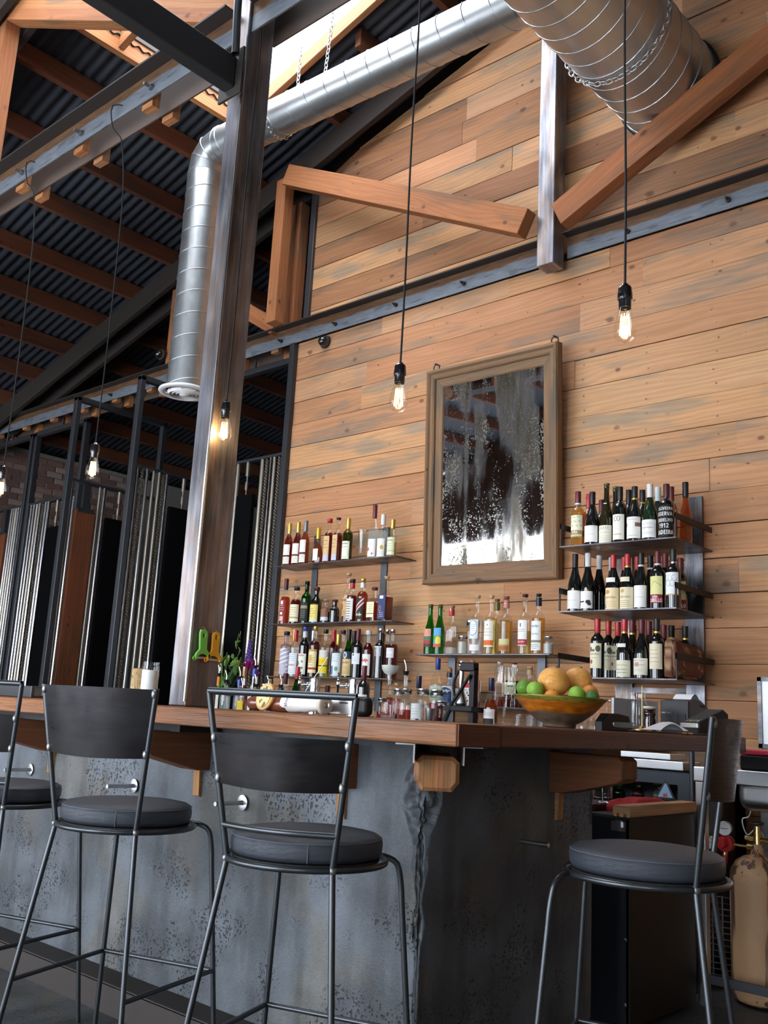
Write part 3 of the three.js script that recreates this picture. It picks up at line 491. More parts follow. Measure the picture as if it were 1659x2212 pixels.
// ================================================================ MIRROR
{
  const W = 1.03, H = 1.455, m = thing('wall_mirror', 'tall antique mirror with a worn wooden frame', 'mirror', [-3.484, 1.925, -4.885]);
  m.rotation.set(0.053, 0, -0.012, 'XYZ');
  const prof = [[0, 0], [0, 0.05], [0.008, 0.062], [0.02, 0.064], [0.03, 0.056], [0.034, 0.048], [0.046, 0.046], [0.058, 0.05], [0.066, 0.044], [0.07, 0.03], [0.118, 0.022], [0.124, 0.014], [0.124, 0]];   // inward, outward
  const side = (L, name, px, py, rz) => {   // moulding with mitred ends: local x along, y inward, z out
    const pos = [], idx = [], uv = []; let acc = 0;
    prof.forEach((p, i) => { if (i) acc += Math.hypot(p[0] - prof[i - 1][0], p[1] - prof[i - 1][1]); for (const s of [-1, 1]) { pos.push(s * (L / 2 - p[0]), p[0], p[1]); uv.push(s * L / 2 + px, acc + py); } });
    for (let i = 0; i < prof.length - 1; i++) { const a = 2 * i; idx.push(a, a + 1, a + 2, a + 1, a + 3, a + 2); }
    let g = new THREE.BufferGeometry(); g.setAttribute('position', new THREE.Float32BufferAttribute(pos, 3)); g.setAttribute('uv', new THREE.Float32BufferAttribute(uv, 2)); g.setIndex(idx); g = toCreasedNormals(g, 0.5);
    const f = part(name, g, M.oldFrame, m); f.rotation.z = rz; f.position.set(px, py, 0); return f;
  };
  side(W, 'frame_bottom', 0, 0, 0); side(W, 'frame_top', 0, H, Math.PI); side(H, 'frame_side', W / 2, H / 2, Math.PI / 2); side(H, 'frame_side', -W / 2, H / 2, -Math.PI / 2);
  part('back_board', bb(-W / 2 + 0.004, 0.004, -0.004, W / 2 - 0.004, H - 0.004, 0.006), M.board, m);
  // silvering: sound metal, foxed film and bare patches
  const haze = (u, v) => sstep(0.42, 0.74, fb(u, v, 8, 4, 5, 301) * 0.55 + fb(u, v, 16, 3, 4, 311) * 0.45 + 0.05 * Math.exp(-Math.pow((u - 0.82) / 0.07, 2)));
  const speck = (u, v) => sstep(0.61, 0.69, fb(u, v, 110, 140, 3, 321) * 0.55 + fb(u, v, 9, 6, 4, 325) * 0.45);
  const mm = texture(512, 768, (u, v) => { const h = haze(u, v), k = speck(u, v), s = vn(u * 240, v * 330, 240, 330, 331), a = 0.86 + (s - 0.5) * 0.06, b = mix(0.9, 1.08, s); return [mix(mix(a, 0.34 * b, h), 0.30, k * 0.7), mix(mix(a, 0.315 * b, h), 0.26, k * 0.7), mix(mix(a, 0.27 * b, h), 0.2, k * 0.7)]; });
  const mr = texture(512, 768, (u, v) => { const h = haze(u, v), k = speck(u, v); return [0, clamp(0.03 + 0.20 * h + 0.3 * k, 0.03, 0.8), clamp(1 - 0.42 * h - 0.3 * k)]; }, false);
  const gl = new THREE.PlaneGeometry(W - 0.24, H - 0.24); 
  part('mirror_glass', gl.translate(0, H / 2, 0.012), std({ map: mm, roughnessMap: mr, metalnessMap: mr, roughness: 1, metalness: 1 }), m);
  for (const x of [-0.455, 0.475]) { const r = part('hanging_ring', new THREE.TorusGeometry(0.024, 0.0045, 8, 22).translate(x, H + 0.022, 0.02), M.darkSteel, m); part('nail', new THREE.CylinderGeometry(0.006, 0.006, 0.05, 8).rotateX(Math.PI / 2).translate(x, H + 0.045, 0.012), M.darkSteel, r); }
}
// security domes
for (const [x, y, z, lab] of [[-5.145, 3.905, -4.9, 'black dome camera on the boards under the tie beam'], [-7.194, 4.21, -4.79, 'black dome camera on the tie beam behind the duct']]) {
  const c = thing('dome_camera', lab, 'camera', [x, y, z]); part('base', lathe([[0, 0], [0.05, 0], [0.052, 0.012], [0.046, 0.026], [0, 0.026]], 24).rotateX(Math.PI / 2), M.blackMatte, c); part('dome', new THREE.SphereGeometry(0.04, 24, 16).translate(0.008, -0.006, 0.038), M.blackGloss, c);
}

// ================================================================ SHELVES
const S = { y1: 2.108, y2: 1.683, y3: 1.309, yc: 1.465, w1: 2.024, w2: 1.672, w3: 1.326, low: 1.157, k: 1.02 };
function plate(x0, x1, y, z0, z1, mat = M.steel, th = 0.008) { return bb(x0, y - th, z0, x1, y, z1, 'x', 0.002); }
{
  const s = thing('liquor_shelf', 'three-tier steel liquor shelf on the boards left of the mirror', 'shelf');
  for (const y of [S.y1, S.y2, S.y3]) part('shelf_plate', plate(-5.30, -4.11, y, -4.895, -4.675), M.steel, s);
  for (const x of [-5.085, -4.40]) part('upright_strip', bb(x - 0.028, 1.1, -4.90, x + 0.028, 2.36, -4.89, 'y', 0.002), M.frameSteel, s);
  const c = thing('liquor_shelf', 'single steel liquor shelf under the mirror', 'shelf');
  part('shelf_plate', plate(-3.90, -2.92, S.yc, -4.895, -4.675), M.steel, c);
  part('shelf_plate', plate(-3.90, -2.92, S.low, -4.895, -4.62), M.steel, c);
  for (const x of [-3.775, -3.11]) part('upright_strip', bb(x - 0.028, 1.0, -4.90, x + 0.028, 1.463, -4.89, 'y', 0.002), M.frameSteel, c);
  const r = thing('wine_rack', 'three-tier steel wine rack with guard bars right of the mirror', 'rack');
  for (const y of [S.w1, S.w2, S.w3]) {
    const p = part('shelf_plate', plate(-2.725, -2.058, y, -4.885, -4.44), M.steel, r);
    for (const x of [-2.72, -2.063]) part('guard_bar', merge([bb(x - 0.004, y, -4.452, x + 0.004, y + 0.125, -4.444), bb(x - 0.0035, y + 0.095, -4.885, x + 0.0035, y + 0.125, -4.444)]), M.brownSteel, p);
  }
  for (const x of [-2.575, -2.165]) part('upright_plate', bb(x - 0.052, 1.1, -4.90, x + 0.052, 2.33, -4.888, 'y', 0.002), M.steel, r);
  part('cross_plate', bb(-2.63, 1.27, -4.90, -2.115, 1.30, -4.889), M.steel, r);
  for (const y of [2.18, 1.83]) part('screw', new THREE.SphereGeometry(0.007, 8, 6).translate(-2.15, y, -4.886), M.chrome, r);
}

// ================================================================ LABEL SHEET (flat print on bottles)
const AT = { w: 2048, h: 2048, cw: 128, ch: 160, n: 0, cells: {} };
const cv = document.createElement('canvas'); cv.width = AT.w; cv.height = AT.h; const cx = cv.getContext('2d'); cx.fillStyle = '#fff'; cx.fillRect(0, 0, AT.w, AT.h);
const T = (s, y, size, col, font = 'serif', weight = '') => { cx.fillStyle = col; cx.font = weight + ' ' + size + 'px ' + font; cx.textAlign = 'center'; cx.fillText(s, 64, y); };
const Q = (y, size, col) => { cx.strokeStyle = col; cx.lineWidth = Math.max(2.5, size * 0.13); cx.beginPath(); for (let x = 22; x <= 106; x += 3) { const q = y - size * 0.36 + Math.sin(x * 0.42 + y) * size * 0.3 * (0.6 + 0.4 * Math.sin(x * 0.17)); if (x === 22) cx.moveTo(x, q); else cx.lineTo(x, q); } cx.stroke(); };   // writing too small to read
const lines = (y0, y1, col, step = 11) => { cx.fillStyle = col; for (let y = y0; y < y1; y += step) { const w = 50 + ((y * 37) % 40); cx.fillRect(64 - w / 2, y, w, 3); } };
const R = (x, y, w, h, c) => { cx.fillStyle = c; cx.fillRect(x, y, w, h); };
const C = (x, y, r, c) => { cx.fillStyle = c; cx.beginPath(); cx.arc(x, y, r, 0, 7); cx.fill(); };
const designs = {
  white: () => { R(0, 0, 128, 160, '#f1efe8'); lines(50, 120, '#b9b5ad', 22); },
  plain: () => { R(0, 0, 128, 160, '#f4f2ee'); lines(84, 92, '#c9c6c0'); },
  cream: () => { R(0, 0, 128, 160, '#efe4bd'); lines(30, 130, '#8d7b56', 20); R(0, 120, 128, 6, '#4a3a22'); },
  creamPlain: () => { R(0, 0, 128, 160, '#ece3c6'); lines(40, 130, '#b5a47c', 24); },
  tan: () => { R(0, 0, 128, 160, '#d8b884'); lines(30, 90, '#8a6434', 22); R(0, 120, 128, 40, '#c6c2d6'); },
  cognac: () => { R(0, 0, 128, 160, '#efe9dc'); R(0, 88, 128, 14, '#5a1d14'); R(36, 0, 56, 60, '#fbf8f0'); lines(110, 150, '#b7a98b'); },
  redText: () => { R(0, 0, 128, 160, '#8e2a2c'); R(44, 6, 40, 26, '#efe3dc'); R(44, 90, 40, 18, '#efe3dc'); lines(40, 84, '#e8cfc6', 16); R(30, 120, 68, 34, '#d8b5aa'); },
  dark: () => { R(0, 0, 128, 160, '#20241f'); R(10, 30, 108, 26, '#8f8a76'); lines(70, 140, '#8d8a80', 14); },
  yellow: () => { R(0, 0, 128, 160, '#ead579'); R(0, 0, 128, 8, '#8a6a20'); lines(40, 110, '#7a5a22', 22); R(0, 140, 128, 20, '#cfe0ea'); },
  brown: () => { R(0, 0, 128, 160, '#8b5f45'); R(0, 110, 128, 50, '#cfd3d6'); },
  greyWhite: () => { R(0, 0, 128, 160, '#dfe0df'); lines(50, 120, '#9aa0a0', 18); },
  tanRed: () => { R(0, 0, 128, 160, '#d3ab72'); Q(36, 38, '#3c2412'); R(14, 56, 44, 46, '#a2371f'); lines(112, 150, '#7b5122', 14); },
  whiteStripe: () => { R(0, 0, 128, 160, '#efece2'); for (let y = 20; y < 150; y += 18) R(26, y, 70, 8, '#7c7a72'); R(0, 0, 20, 40, '#2d2d2d'); },
  diag: () => { R(0, 0, 128, 160, '#26261f'); cx.save(); cx.translate(64, 60); cx.rotate(-0.6); R(-90, -20, 180, 38, '#e7dede'); R(-90, -10, 180, 18, '#a3303a'); cx.restore(); Q(140, 44, '#d8cf9a'); },
  blue: () => { R(0, 0, 128, 160, '#39436d'); R(30, 8, 60, 20, '#e3e3e8'); C(40, 92, 20, '#c77b5a'); C(40, 92, 13, '#39436d'); lines(115, 150, '#c9ccd8', 12); },
  lilac: () => { R(0, 0, 128, 160, '#b7b0c0'); cx.strokeStyle = '#f2f2f6'; cx.lineWidth = 8; for (let i = -2; i < 9; i++) { cx.beginPath(); cx.moveTo(0, 30 + i * 26); cx.lineTo(128, -10 + i * 26); cx.stroke(); } R(30, 100, 70, 60, '#c9c2cf'); },
  whiteRed: () => { R(0, 0, 128, 160, '#e9ecef'); lines(14, 60, '#a3adb5', 14); Q(100, 30, '#c23a3a'); lines(120, 150, '#b0b6ba', 12); },
  amaro: () => { R(0, 0, 128, 160, '#eef0e2'); Q(26, 30, '#b7313a'); C(40, 78, 20, '#2f8076'); C(92, 62, 9, '#b88a3a'); C(94, 110, 9, '#6b8a3a'); lines(118, 150, '#8e9382', 12); },
  ornate: () => { R(0, 0, 128, 160, '#efe2b4'); R(0, 0, 128, 16, '#c79f4a'); R(0, 122, 128, 14, '#b23b34'); lines(40, 110, '#b98f43', 16); C(64, 64, 24, '#d9b45e'); },
  yellowBox: () => { R(0, 0, 128, 160, '#dcd8cc'); R(0, 52, 128, 100, '#f0d62a'); R(0, 104, 128, 7, '#2a2a20'); R(20, 64, 88, 30, '#e9bf1d'); },
  blueWhite: () => { R(0, 0, 128, 160, '#e5edf1'); lines(14, 70, '#8fa6b5', 14); R(20, 90, 40, 60, '#5f79b5'); C(90, 110, 16, '#7aa36a'); },
  fernet: () => { R(0, 0, 128, 160, '#ddc089'); R(0, 0, 128, 50, '#20304a'); C(64, 26, 22, '#d8d2b8'); C(64, 26, 12, '#3f7a8a'); Q(84, 30, '#8c5a22'); lines(100, 150, '#a5783c', 13); },
  smallWhite: () => { R(0, 0, 128, 160, '#e7eaef'); R(50, 16, 20, 22, '#3b3f48'); lines(60, 130, '#a8adb5', 18); },
  artRed: () => { R(0, 0, 128, 160, '#f2efe9'); Q(66, 50, '#c4463f'); C(30, 110, 8, '#d77b6b'); C(86, 126, 7, '#c9a06a'); },
  hex: () => { R(0, 0, 128, 160, '#d9d9dd'); R(20, 60, 88, 30, '#eeeef2'); },
  pinkGreen: () => { R(0, 0, 128, 160, '#e39c86'); R(0, 66, 128, 40, '#5d7a5e'); R(0, 104, 128, 26, '#c2353b'); R(0, 130, 128, 30, '#4a4740'); },
  blueYellow: () => { R(0, 0, 128, 160, '#69aee0'); R(0, 66, 128, 40, '#62a45c'); C(90, 104, 34, '#f2d94e'); R(0, 132, 128, 28, '#d8644a'); },
  oval: () => { R(0, 0, 128, 160, '#dfe8ec'); C(64, 66, 56, '#f6f8f8'); cx.strokeStyle = '#4d7ba0'; cx.lineWidth = 5; cx.beginPath(); cx.ellipse(64, 70, 50, 62, 0, 0, 7); cx.stroke(); lines(46, 100, '#7f9fb5', 15); },
  orangeBand: () => { R(0, 0, 128, 160, '#f2efe0'); C(64, 26, 6, '#c98a3a'); lines(50, 104, '#b9ac8b', 18); R(0, 118, 128, 30, '#e8722c'); },
  desert: () => { R(0, 0, 128, 160, '#d9c8a4'); R(6, 6, 116, 148, '#b7a15e'); R(6, 6, 116, 70, '#d7cf9a'); R(6, 96, 116, 58, '#b4683e'); },
  redScript: () => { R(0, 0, 128, 160, '#f3f2ec'); R(56, 22, 12, 22, '#5c5c60'); lines(58, 70, '#a7a49a'); R(0, 120, 128, 34, '#b3343a'); Q(144, 26, '#f3e6e6'); },
  script: () => { R(0, 0, 128, 160, '#f1f1ea'); Q(40, 28, '#4c6d8c'); Q(78, 20, '#8a8a80'); R(0, 104, 128, 12, '#8a8478'); lines(126, 154, '#9a9a90', 10); },
  gravonia: () => { R(0, 0, 128, 160, '#f0ecd0'); for (let i = 0; i < 22; i++) C(14 + (i * 47) % 104, 12 + (i * 31) % 92, 5, '#c3cc86'); R(0, 108, 128, 52, '#a08a4c'); T('VIÑA', 128, 20, '#fff8e8', 'sans-serif', 'bold'); T('GRAVONIA', 150, 22, '#fff8e8', 'sans-serif', 'bold'); },
  lahe: () => { R(0, 0, 128, 160, '#ece6d2'); T('LAHE', 40, 40, '#b8b0a0', 'sans-serif'); Q(74, 26, '#c9c2b2'); lines(96, 150, '#c3bba8', 14); },
  co: () => { R(0, 0, 128, 160, '#efecdc'); T('CO', 44, 44, '#4c4a40', 'serif'); lines(124, 132, '#7c786a'); },
  squares: () => { R(0, 0, 128, 160, '#efece2'); R(4, 44, 22, 26, '#6d5648'); R(88, 44, 38, 30, '#7a5a4a'); lines(20, 28, '#b0aa9a'); lines(136, 142, '#b0aa9a'); },
  whiteScript: () => { R(0, 0, 128, 160, '#f4f3ee'); Q(82, 30, '#a3a09a'); lines(30, 44, '#c4c1ba', 12); lines(110, 130, '#c4c1ba', 12); },
  madeira: () => { R(0, 0, 128, 160, '#0c0c0e'); const f = (s, y, z) => T(s, y, z, '#eceae2', 'sans-serif', 'bold'); f('P.OLIVEIRA', 26, 22); f('RESERVA', 54, 27); f('VERDELHO', 84, 24); f('1912', 114, 30); f('MADEIRA', 146, 28); },
  tondonia: () => { R(0, 0, 128, 160, '#dfd99a'); cx.strokeStyle = '#8fa05a'; cx.lineWidth = 4; cx.beginPath(); cx.moveTo(10, 70); cx.bezierCurveTo(50, 0, 70, 110, 120, 30); cx.stroke(); R(0, 104, 128, 56, '#c23038'); T('VIÑA', 126, 18, '#fff', 'sans-serif', 'bold'); T('TONDONIA', 150, 22, '#fff', 'sans-serif', 'bold'); },
  cubillo: () => { R(0, 0, 128, 160, '#e5e29c'); cx.strokeStyle = '#a9b25e'; cx.lineWidth = 4; cx.beginPath(); cx.moveTo(8, 86); cx.lineTo(60, 30); cx.lineTo(118, 60); cx.stroke(); R(0, 108, 128, 52, '#8e1d2a'); T('VIÑA', 128, 18, '#fff', 'sans-serif', 'bold'); T('CUBILLO', 152, 28, '#fff', 'sans-serif', 'bold'); },
  beasts: () => { R(0, 0, 128, 160, '#efece6'); R(14, 84, 8, 50, '#23262c'); R(20, 92, 44, 12, '#23262c'); C(92, 100, 18, '#23262c'); C(100, 118, 14, '#23262c'); },
  beige: () => { R(0, 0, 128, 160, '#ead9b0'); C(46, 32, 16, '#c98f50'); Q(84, 34, '#c18a4c'); lines(100, 140, '#c9a06a', 13); C(24, 140, 7, '#2a2a2a'); },
  beige2: () => { R(0, 0, 128, 160, '#e8ddba'); C(50, 28, 14, '#c9a55e'); Q(82, 28, '#a78a50'); lines(100, 150, '#b89e68', 13); },
  lines2: () => { R(0, 0, 128, 160, '#eef0ee'); cx.strokeStyle = '#9aa6ac'; cx.lineWidth = 3; for (let i = 0; i < 6; i++) { cx.beginPath(); cx.arc(30 + i * 16, 40 + (i % 2) * 36, 20, 0, 5); cx.stroke(); } R(0, 150, 128, 10, '#c9b06a'); },
  tree: () => { R(0, 0, 128, 160, '#ece5c4'); C(96, 36, 20, '#5a5c4e'); R(20, 40, 50, 14, '#77776a'); C(30, 36, 12, '#5a5c4e'); Q(78, 22, '#6c6448'); C(38, 118, 13, '#b93a34'); lines(92, 98, '#b0a680'); },
  pouilly: () => { R(0, 0, 128, 160, '#e9e5ca'); Q(58, 30, '#b8b094'); Q(94, 18, '#4a4a3a'); Q(124, 18, '#4a4a3a'); },
  crest: () => { R(0, 0, 128, 160, '#eeead6'); R(34, 40, 34, 40, '#c9a8a0'); Q(30, 20, '#b07a6a'); Q(70, 16, '#8a7a6a'); lines(104, 130, '#c4bca0', 14); },
  block: () => { R(0, 0, 128, 160, '#eeeae4'); R(10, 70, 108, 56, '#2c2a28'); lines(30, 56, '#b5b0a8', 14); lines(136, 150, '#b5b0a8', 12); },
  barcode: () => { R(0, 0, 128, 160, '#e6ebe6'); lines(40, 90, '#b3bab4', 18); R(84, 112, 26, 40, '#3b3b3b'); lines(110, 124, '#7d847e'); },
  brokers: () => { R(0, 0, 128, 160, '#f1efd0'); Q(66, 40, '#4a4436'); lines(84, 140, '#b9b48e', 16); },
  arch: () => { R(0, 0, 128, 160, '#dfe2e6'); C(64, 64, 52, '#223f66'); R(12, 64, 104, 96, '#223f66'); Q(60, 44, '#e9e6da'); lines(84, 150, '#8ea6c2', 16); },
  agave: () => { R(0, 0, 128, 160, '#cdd9c6'); C(64, 96, 40, '#86a874'); lines(30, 60, '#6c8a5c', 14); },
  bw: () => { R(0, 0, 128, 160, '#eceae6'); R(0, 0, 128, 40, '#c9353a'); for (let i = 0; i < 20; i++) C(14 + (i * 53) % 100, 52 + (i * 29) % 100, 7, i % 2 ? '#3a3f38' : '#8a9286'); },
  mint: () => { R(0, 0, 128, 160, '#e9e9d2'); R(0, 0, 128, 46, '#c9c48e'); lines(64, 140, '#8b8a66', 15); },
  orangeNeck: () => { R(0, 0, 128, 160, '#e88a2a'); C(60, 90, 16, '#7a3a14'); },
  small: () => { R(0, 0, 128, 160, '#f2d33a'); lines(40, 120, '#a8791c', 18); },
  strawberry: () => { R(0, 0, 128, 160, '#f1f0ec'); C(38, 92, 18, '#d8465a'); lines(40, 60, '#a9b5bd', 12); R(82, 124, 18, 18, '#7b8790'); },
  crestGold: () => { R(0, 0, 128, 160, '#f0efe8'); C(92, 78, 20, '#c9a64e'); lines(112, 140, '#b7b5a8', 12); },
  green2: () => { R(0, 0, 128, 160, '#e8ebc6'); Q(40, 30, '#6c7a4a'); lines(60, 110, '#a8b07a', 16); R(0, 122, 128, 4, '#6c7a4a'); },
  alpe: () => { R(0, 0, 128, 160, '#f1f0d8'); Q(34, 28, '#3f4a3a'); Q(58, 18, '#5f6a52'); lines(140, 146, '#8a9272'); },
};
function cell(d) {
  if (AT.cells[d]) return AT.cells[d];
  const i = AT.n++, per = Math.floor(AT.w / AT.cw), px = (i % per) * AT.cw, py = Math.floor(i / per) * AT.ch;
  cx.save(); cx.translate(px, py); cx.beginPath(); cx.rect(0, 0, AT.cw, AT.ch); cx.clip(); designs[d](); cx.restore();
  return (AT.cells[d] = [(px + 2) / AT.w, 1 - (py + AT.ch - 2) / AT.h, (px + AT.cw - 2) / AT.w, 1 - (py + 2) / AT.h]);
}
for (const d of Object.keys(designs)) cell(d);
const labelTex = new THREE.CanvasTexture(cv); labelTex.colorSpace = THREE.SRGBColorSpace;
M.label = std({ map: labelTex, roughness: 0.65 });
// ================================================================ BOTTLES
const glassTint = { clr: [0.96, 0.975, 0.97], grn: [0.10, 0.46, 0.10], olv: [0.50, 0.50, 0.12], pale: [0.90, 0.92, 0.84], lil: [0.72, 0.70, 0.80] };
const GL = {}; for (const k in glassTint) GL[k] = phy({ color: lin(...glassTint[k]), roughness: 0.02, transmission: 1, thickness: 0, ior: 1.5 });
GL.dk = phy({ color: lin(0.0075, 0.0085, 0.007), roughness: 0.06, clearcoat: 1, clearcoatRoughness: 0.03 });
GL.dko = phy({ color: lin(0.022, 0.020, 0.006), roughness: 0.06, clearcoat: 1, clearcoatRoughness: 0.03 });
GL.dkg = phy({ color: lin(0.010, 0.030, 0.010), roughness: 0.06, clearcoat: 1, clearcoatRoughness: 0.03 });
const liqCol = { amber: [0.62, 0.17, 0.035], red: [0.32, 0.022, 0.02], redb: [0.42, 0.06, 0.025], rose: [0.75, 0.22, 0.10], gold: [0.85, 0.62, 0.20], straw: [0.88, 0.80, 0.46], yel: [0.85, 0.78, 0.06], pink: [0.70, 0.20, 0.13], orange: [0.85, 0.28, 0.05], black: [0.02, 0.012, 0.01], water: [0.93, 0.95, 0.95], green: [0.35, 0.45, 0.06], berry: [0.20, 0.012, 0.02], beads: [0.7, 0.66, 0.58] };
const LQ = {}; for (const k in liqCol) LQ[k] = phy({ color: lin(...liqCol[k]), roughness: 0.05, transmission: ['black', 'berry'].includes(k) ? 0.2 : 0.88, thickness: 0, ior: 1.34 });
LQ.beads = std({ color: lin(...liqCol.beads), roughness: 0.8, bumpMap: re(concreteBump, 20, 20), bumpScale: 0.004 });
const capCol = { gold: [0.62, 0.45, 0.10, 0.35, 0.7], grey: [0.22, 0.22, 0.23, 0.4, 0.6], yel: [0.68, 0.46, 0.05, 0.4, 0.4], red: [0.50, 0.03, 0.035, 0.35, 0.1], mar: [0.14, 0.02, 0.03, 0.4, 0.1], dkr: [0.075, 0.018, 0.02, 0.45, 0.1], blk: [0.012, 0.012, 0.014, 0.4, 0.1], wht: [0.75, 0.76, 0.76, 0.45, 0], cork: [0.60, 0.40, 0.22, 0.9, 0], wood: [0.48, 0.22, 0.09, 0.7, 0], slv: [0.66, 0.67, 0.68, 0.2, 1], blue: [0.03, 0.07, 0.36, 0.35, 0.1], navy: [0.015, 0.02, 0.06, 0.35, 0.1], brn: [0.26, 0.08, 0.045, 0.6, 0], pink: [0.62, 0.26, 0.22, 0.6, 0], lblue: [0.62, 0.72, 0.74, 0.5, 0], copp: [0.50, 0.26, 0.14, 0.4, 0.4], olive: [0.13, 0.12, 0.02, 0.3, 0] };
const CP = {}; for (const k in capCol) { const c = capCol[k]; CP[k] = std({ color: lin(c[0], c[1], c[2]), roughness: c[3], metalness: c[4] }); }

const NR = 0.0138;
// body profile up to the lip: [radius factor or absolute, height fraction]
function profile(type, h, r) {
  const n = Math.min(NR, r * 0.48), a = (t, f) => [t, f * h];
  switch (type) {
    case 'bdx': return [a(r * 0.6, 0.008), a(r * 0.92, 0), a(r, 0.012), a(r, 0.61), a(r * 0.97, 0.645), a(r * 0.84, 0.685), a(r * 0.6, 0.715), a(n * 1.1, 0.745), a(n, 0.77), a(n, 0.96), a(n * 1.1, 0.965), a(n * 1.1, 1)];
    case 'bur': return [a(r * 0.6, 0.008), a(r * 0.92, 0), a(r, 0.012), a(r, 0.40), a(r * 0.95, 0.47), a(r * 0.8, 0.56), a(r * 0.58, 0.65), a(n * 1.2, 0.74), a(n, 0.8), a(n, 0.96), a(n * 1.12, 0.965), a(n * 1.12, 1)];
    case 'tal': return [a(r * 0.6, 0.008), a(r * 0.94, 0), a(r, 0.01), a(r, 0.52), a(r * 0.9, 0.58), a(r * 0.62, 0.68), a(n * 1.1, 0.76), a(n, 0.8), a(n, 0.985), a(n * 1.15, 0.985), a(n * 1.15, 1)];
    case 'spi': return [a(r * 0.6, 0.006), a(r * 0.94, 0), a(r, 0.012), a(r, 0.58), a(r * 0.96, 0.63), a(r * 0.78, 0.68), a(r * 0.52, 0.71), a(n * 1.15, 0.74), a(n * 1.1, 0.9), a(n * 1.25, 0.905), a(n * 1.25, 1)];
    case 'sto': return [a(r * 0.6, 0.006), a(r * 0.94, 0), a(r, 0.015), a(r, 0.52), a(r * 0.95, 0.6), a(r * 0.74, 0.67), a(r * 0.5, 0.71), a(n * 1.2, 0.75), a(n * 1.15, 0.86), a(n * 1.4, 0.87), a(n * 1.4, 1)];
    case 'jug': return [a(r * 0.6, 0.006), a(r * 0.94, 0), a(r, 0.015), a(r, 0.44), a(r * 0.92, 0.54), a(r * 0.66, 0.62), a(n * 1.25, 0.68), a(n * 1.05, 0.74), a(n * 1.05, 0.92), a(n * 1.3, 0.93), a(n * 1.3, 1)];
    case 'dome': return [a(r * 0.6, 0.006), a(r * 0.94, 0), a(r, 0.015), a(r, 0.36), a(r * 0.96, 0.48), a(r * 0.8, 0.6), a(r * 0.55, 0.69), a(n * 1.2, 0.75), a(n, 0.8), a(n, 0.95), a(n * 1.15, 0.96), a(n * 1.15, 1)];
    case 'cyl': return [a(r * 0.6, 0.006), a(r * 0.94, 0), a(r, 0.012), a(r, 0.66), a(r * 0.95, 0.69), a(r * 0.7, 0.715), a(n * 1.3, 0.73), a(n * 1.15, 0.75), a(n * 1.15, 0.92), a(n * 1.4, 0.93), a(n * 1.4, 1)];
    case 'sq': return [a(r * 0.6, 0.006), a(r * 0.95, 0), a(r, 0.012), a(r, 0.60), a(r * 0.94, 0.635), a(r * 0.6, 0.665), a(n * 1.3, 0.69), a(n * 1.2, 0.72), a(n * 1.2, 0.92), a(n * 1.35, 0.93), a(n * 1.35, 1)];
    case 'jar': return [a(r * 0.6, 0.01), a(r * 0.94, 0), a(r, 0.03), a(r, 0.68), a(r * 0.97, 0.75), a(r * 0.84, 0.81), a(r * 0.82, 0.84), a(r * 0.82, 0.98), a(r * 0.84, 1)];
    case 'fla': return [a(r * 0.5, 0.006), a(r * 0.7, 0), a(r * 0.9, 0.05), a(r, 0.16), a(r * 0.98, 0.28), a(r * 0.8, 0.44), a(r * 0.5, 0.56), a(n * 1.15, 0.64), a(n, 0.68), a(n, 0.98), a(n * 1.1, 1)];
  }
}
function solid(pts, type, seg = 22) {
  if (type === 'sq') {
    const pos = [], idx = [], uv = [], N = 24;
    pts.forEach(([r, y], i) => { for (let k = 0; k <= N; k++) { const q = (k / N) * 2 * Math.PI, c = Math.cos(q), s = Math.sin(q), e = r > 0.021 ? 0.36 : 1, f = (v) => Math.sign(v) * Math.pow(Math.abs(v), e); const sc = e < 1 ? 0.96 : 1; pos.push(f(c) * r * sc, y, f(s) * r * sc); uv.push(k / N, i); } });
    for (let i = 0; i < pts.length - 1; i++) for (let k = 0; k < N; k++) { const A = i * (N + 1) + k, B = A + N + 1; idx.push(A, B, A + 1, B, B + 1, A + 1); }
    const g = new THREE.BufferGeometry(); g.setAttribute('position', new THREE.Float32BufferAttribute(pos, 3)); g.setAttribute('uv', new THREE.Float32BufferAttribute(uv, 2)); g.setIndex(idx); return toCreasedNormals(g, 0.6);
  }
  const g = lathe(pts, seg); if (type === 'fla') g.scale(1, 1, 0.5); return g;
}
function arcLabel(r, y0, y1, half, rect, face = 0, sq = false, flat = 1) {
  const N = sq ? 2 : 14, pos = [], uv = [], idx = [], nor = [];
  for (let i = 0; i <= N; i++) {
    const t = i / N, a = -half + 2 * half * t; let x = Math.sin(a) * r, z = Math.cos(a) * r * flat; if (sq) { x = mix(-0.82, 0.82, t) * r; z = r * 0.985; }
    for (const y of [y0, y1]) { pos.push(x, y, z); uv.push(mix(rect[0], rect[2], t), y === y0 ? rect[1] : rect[3]); nor.push(sq ? 0 : Math.sin(a), 0, sq ? 1 : Math.cos(a)); }
  }
  for (let i = 0; i < N; i++) { const a = 2 * i; idx.push(a, a + 2, a + 1, a + 1, a + 2, a + 3); }
  const g = new THREE.BufferGeometry(); g.setAttribute('position', new THREE.Float32BufferAttribute(pos, 3)); g.setAttribute('normal', new THREE.Float32BufferAttribute(nor, 3)); g.setAttribute('uv', new THREE.Float32BufferAttribute(uv, 2)); g.setIndex(idx); if (face) g.rotateY(face); return g;
}
const ORD = ['first', 'second', 'third', 'fourth', 'fifth', 'sixth', 'seventh', 'eighth', 'ninth', 'tenth', 'eleventh', 'twelfth', 'thirteenth', 'fourteenth'];
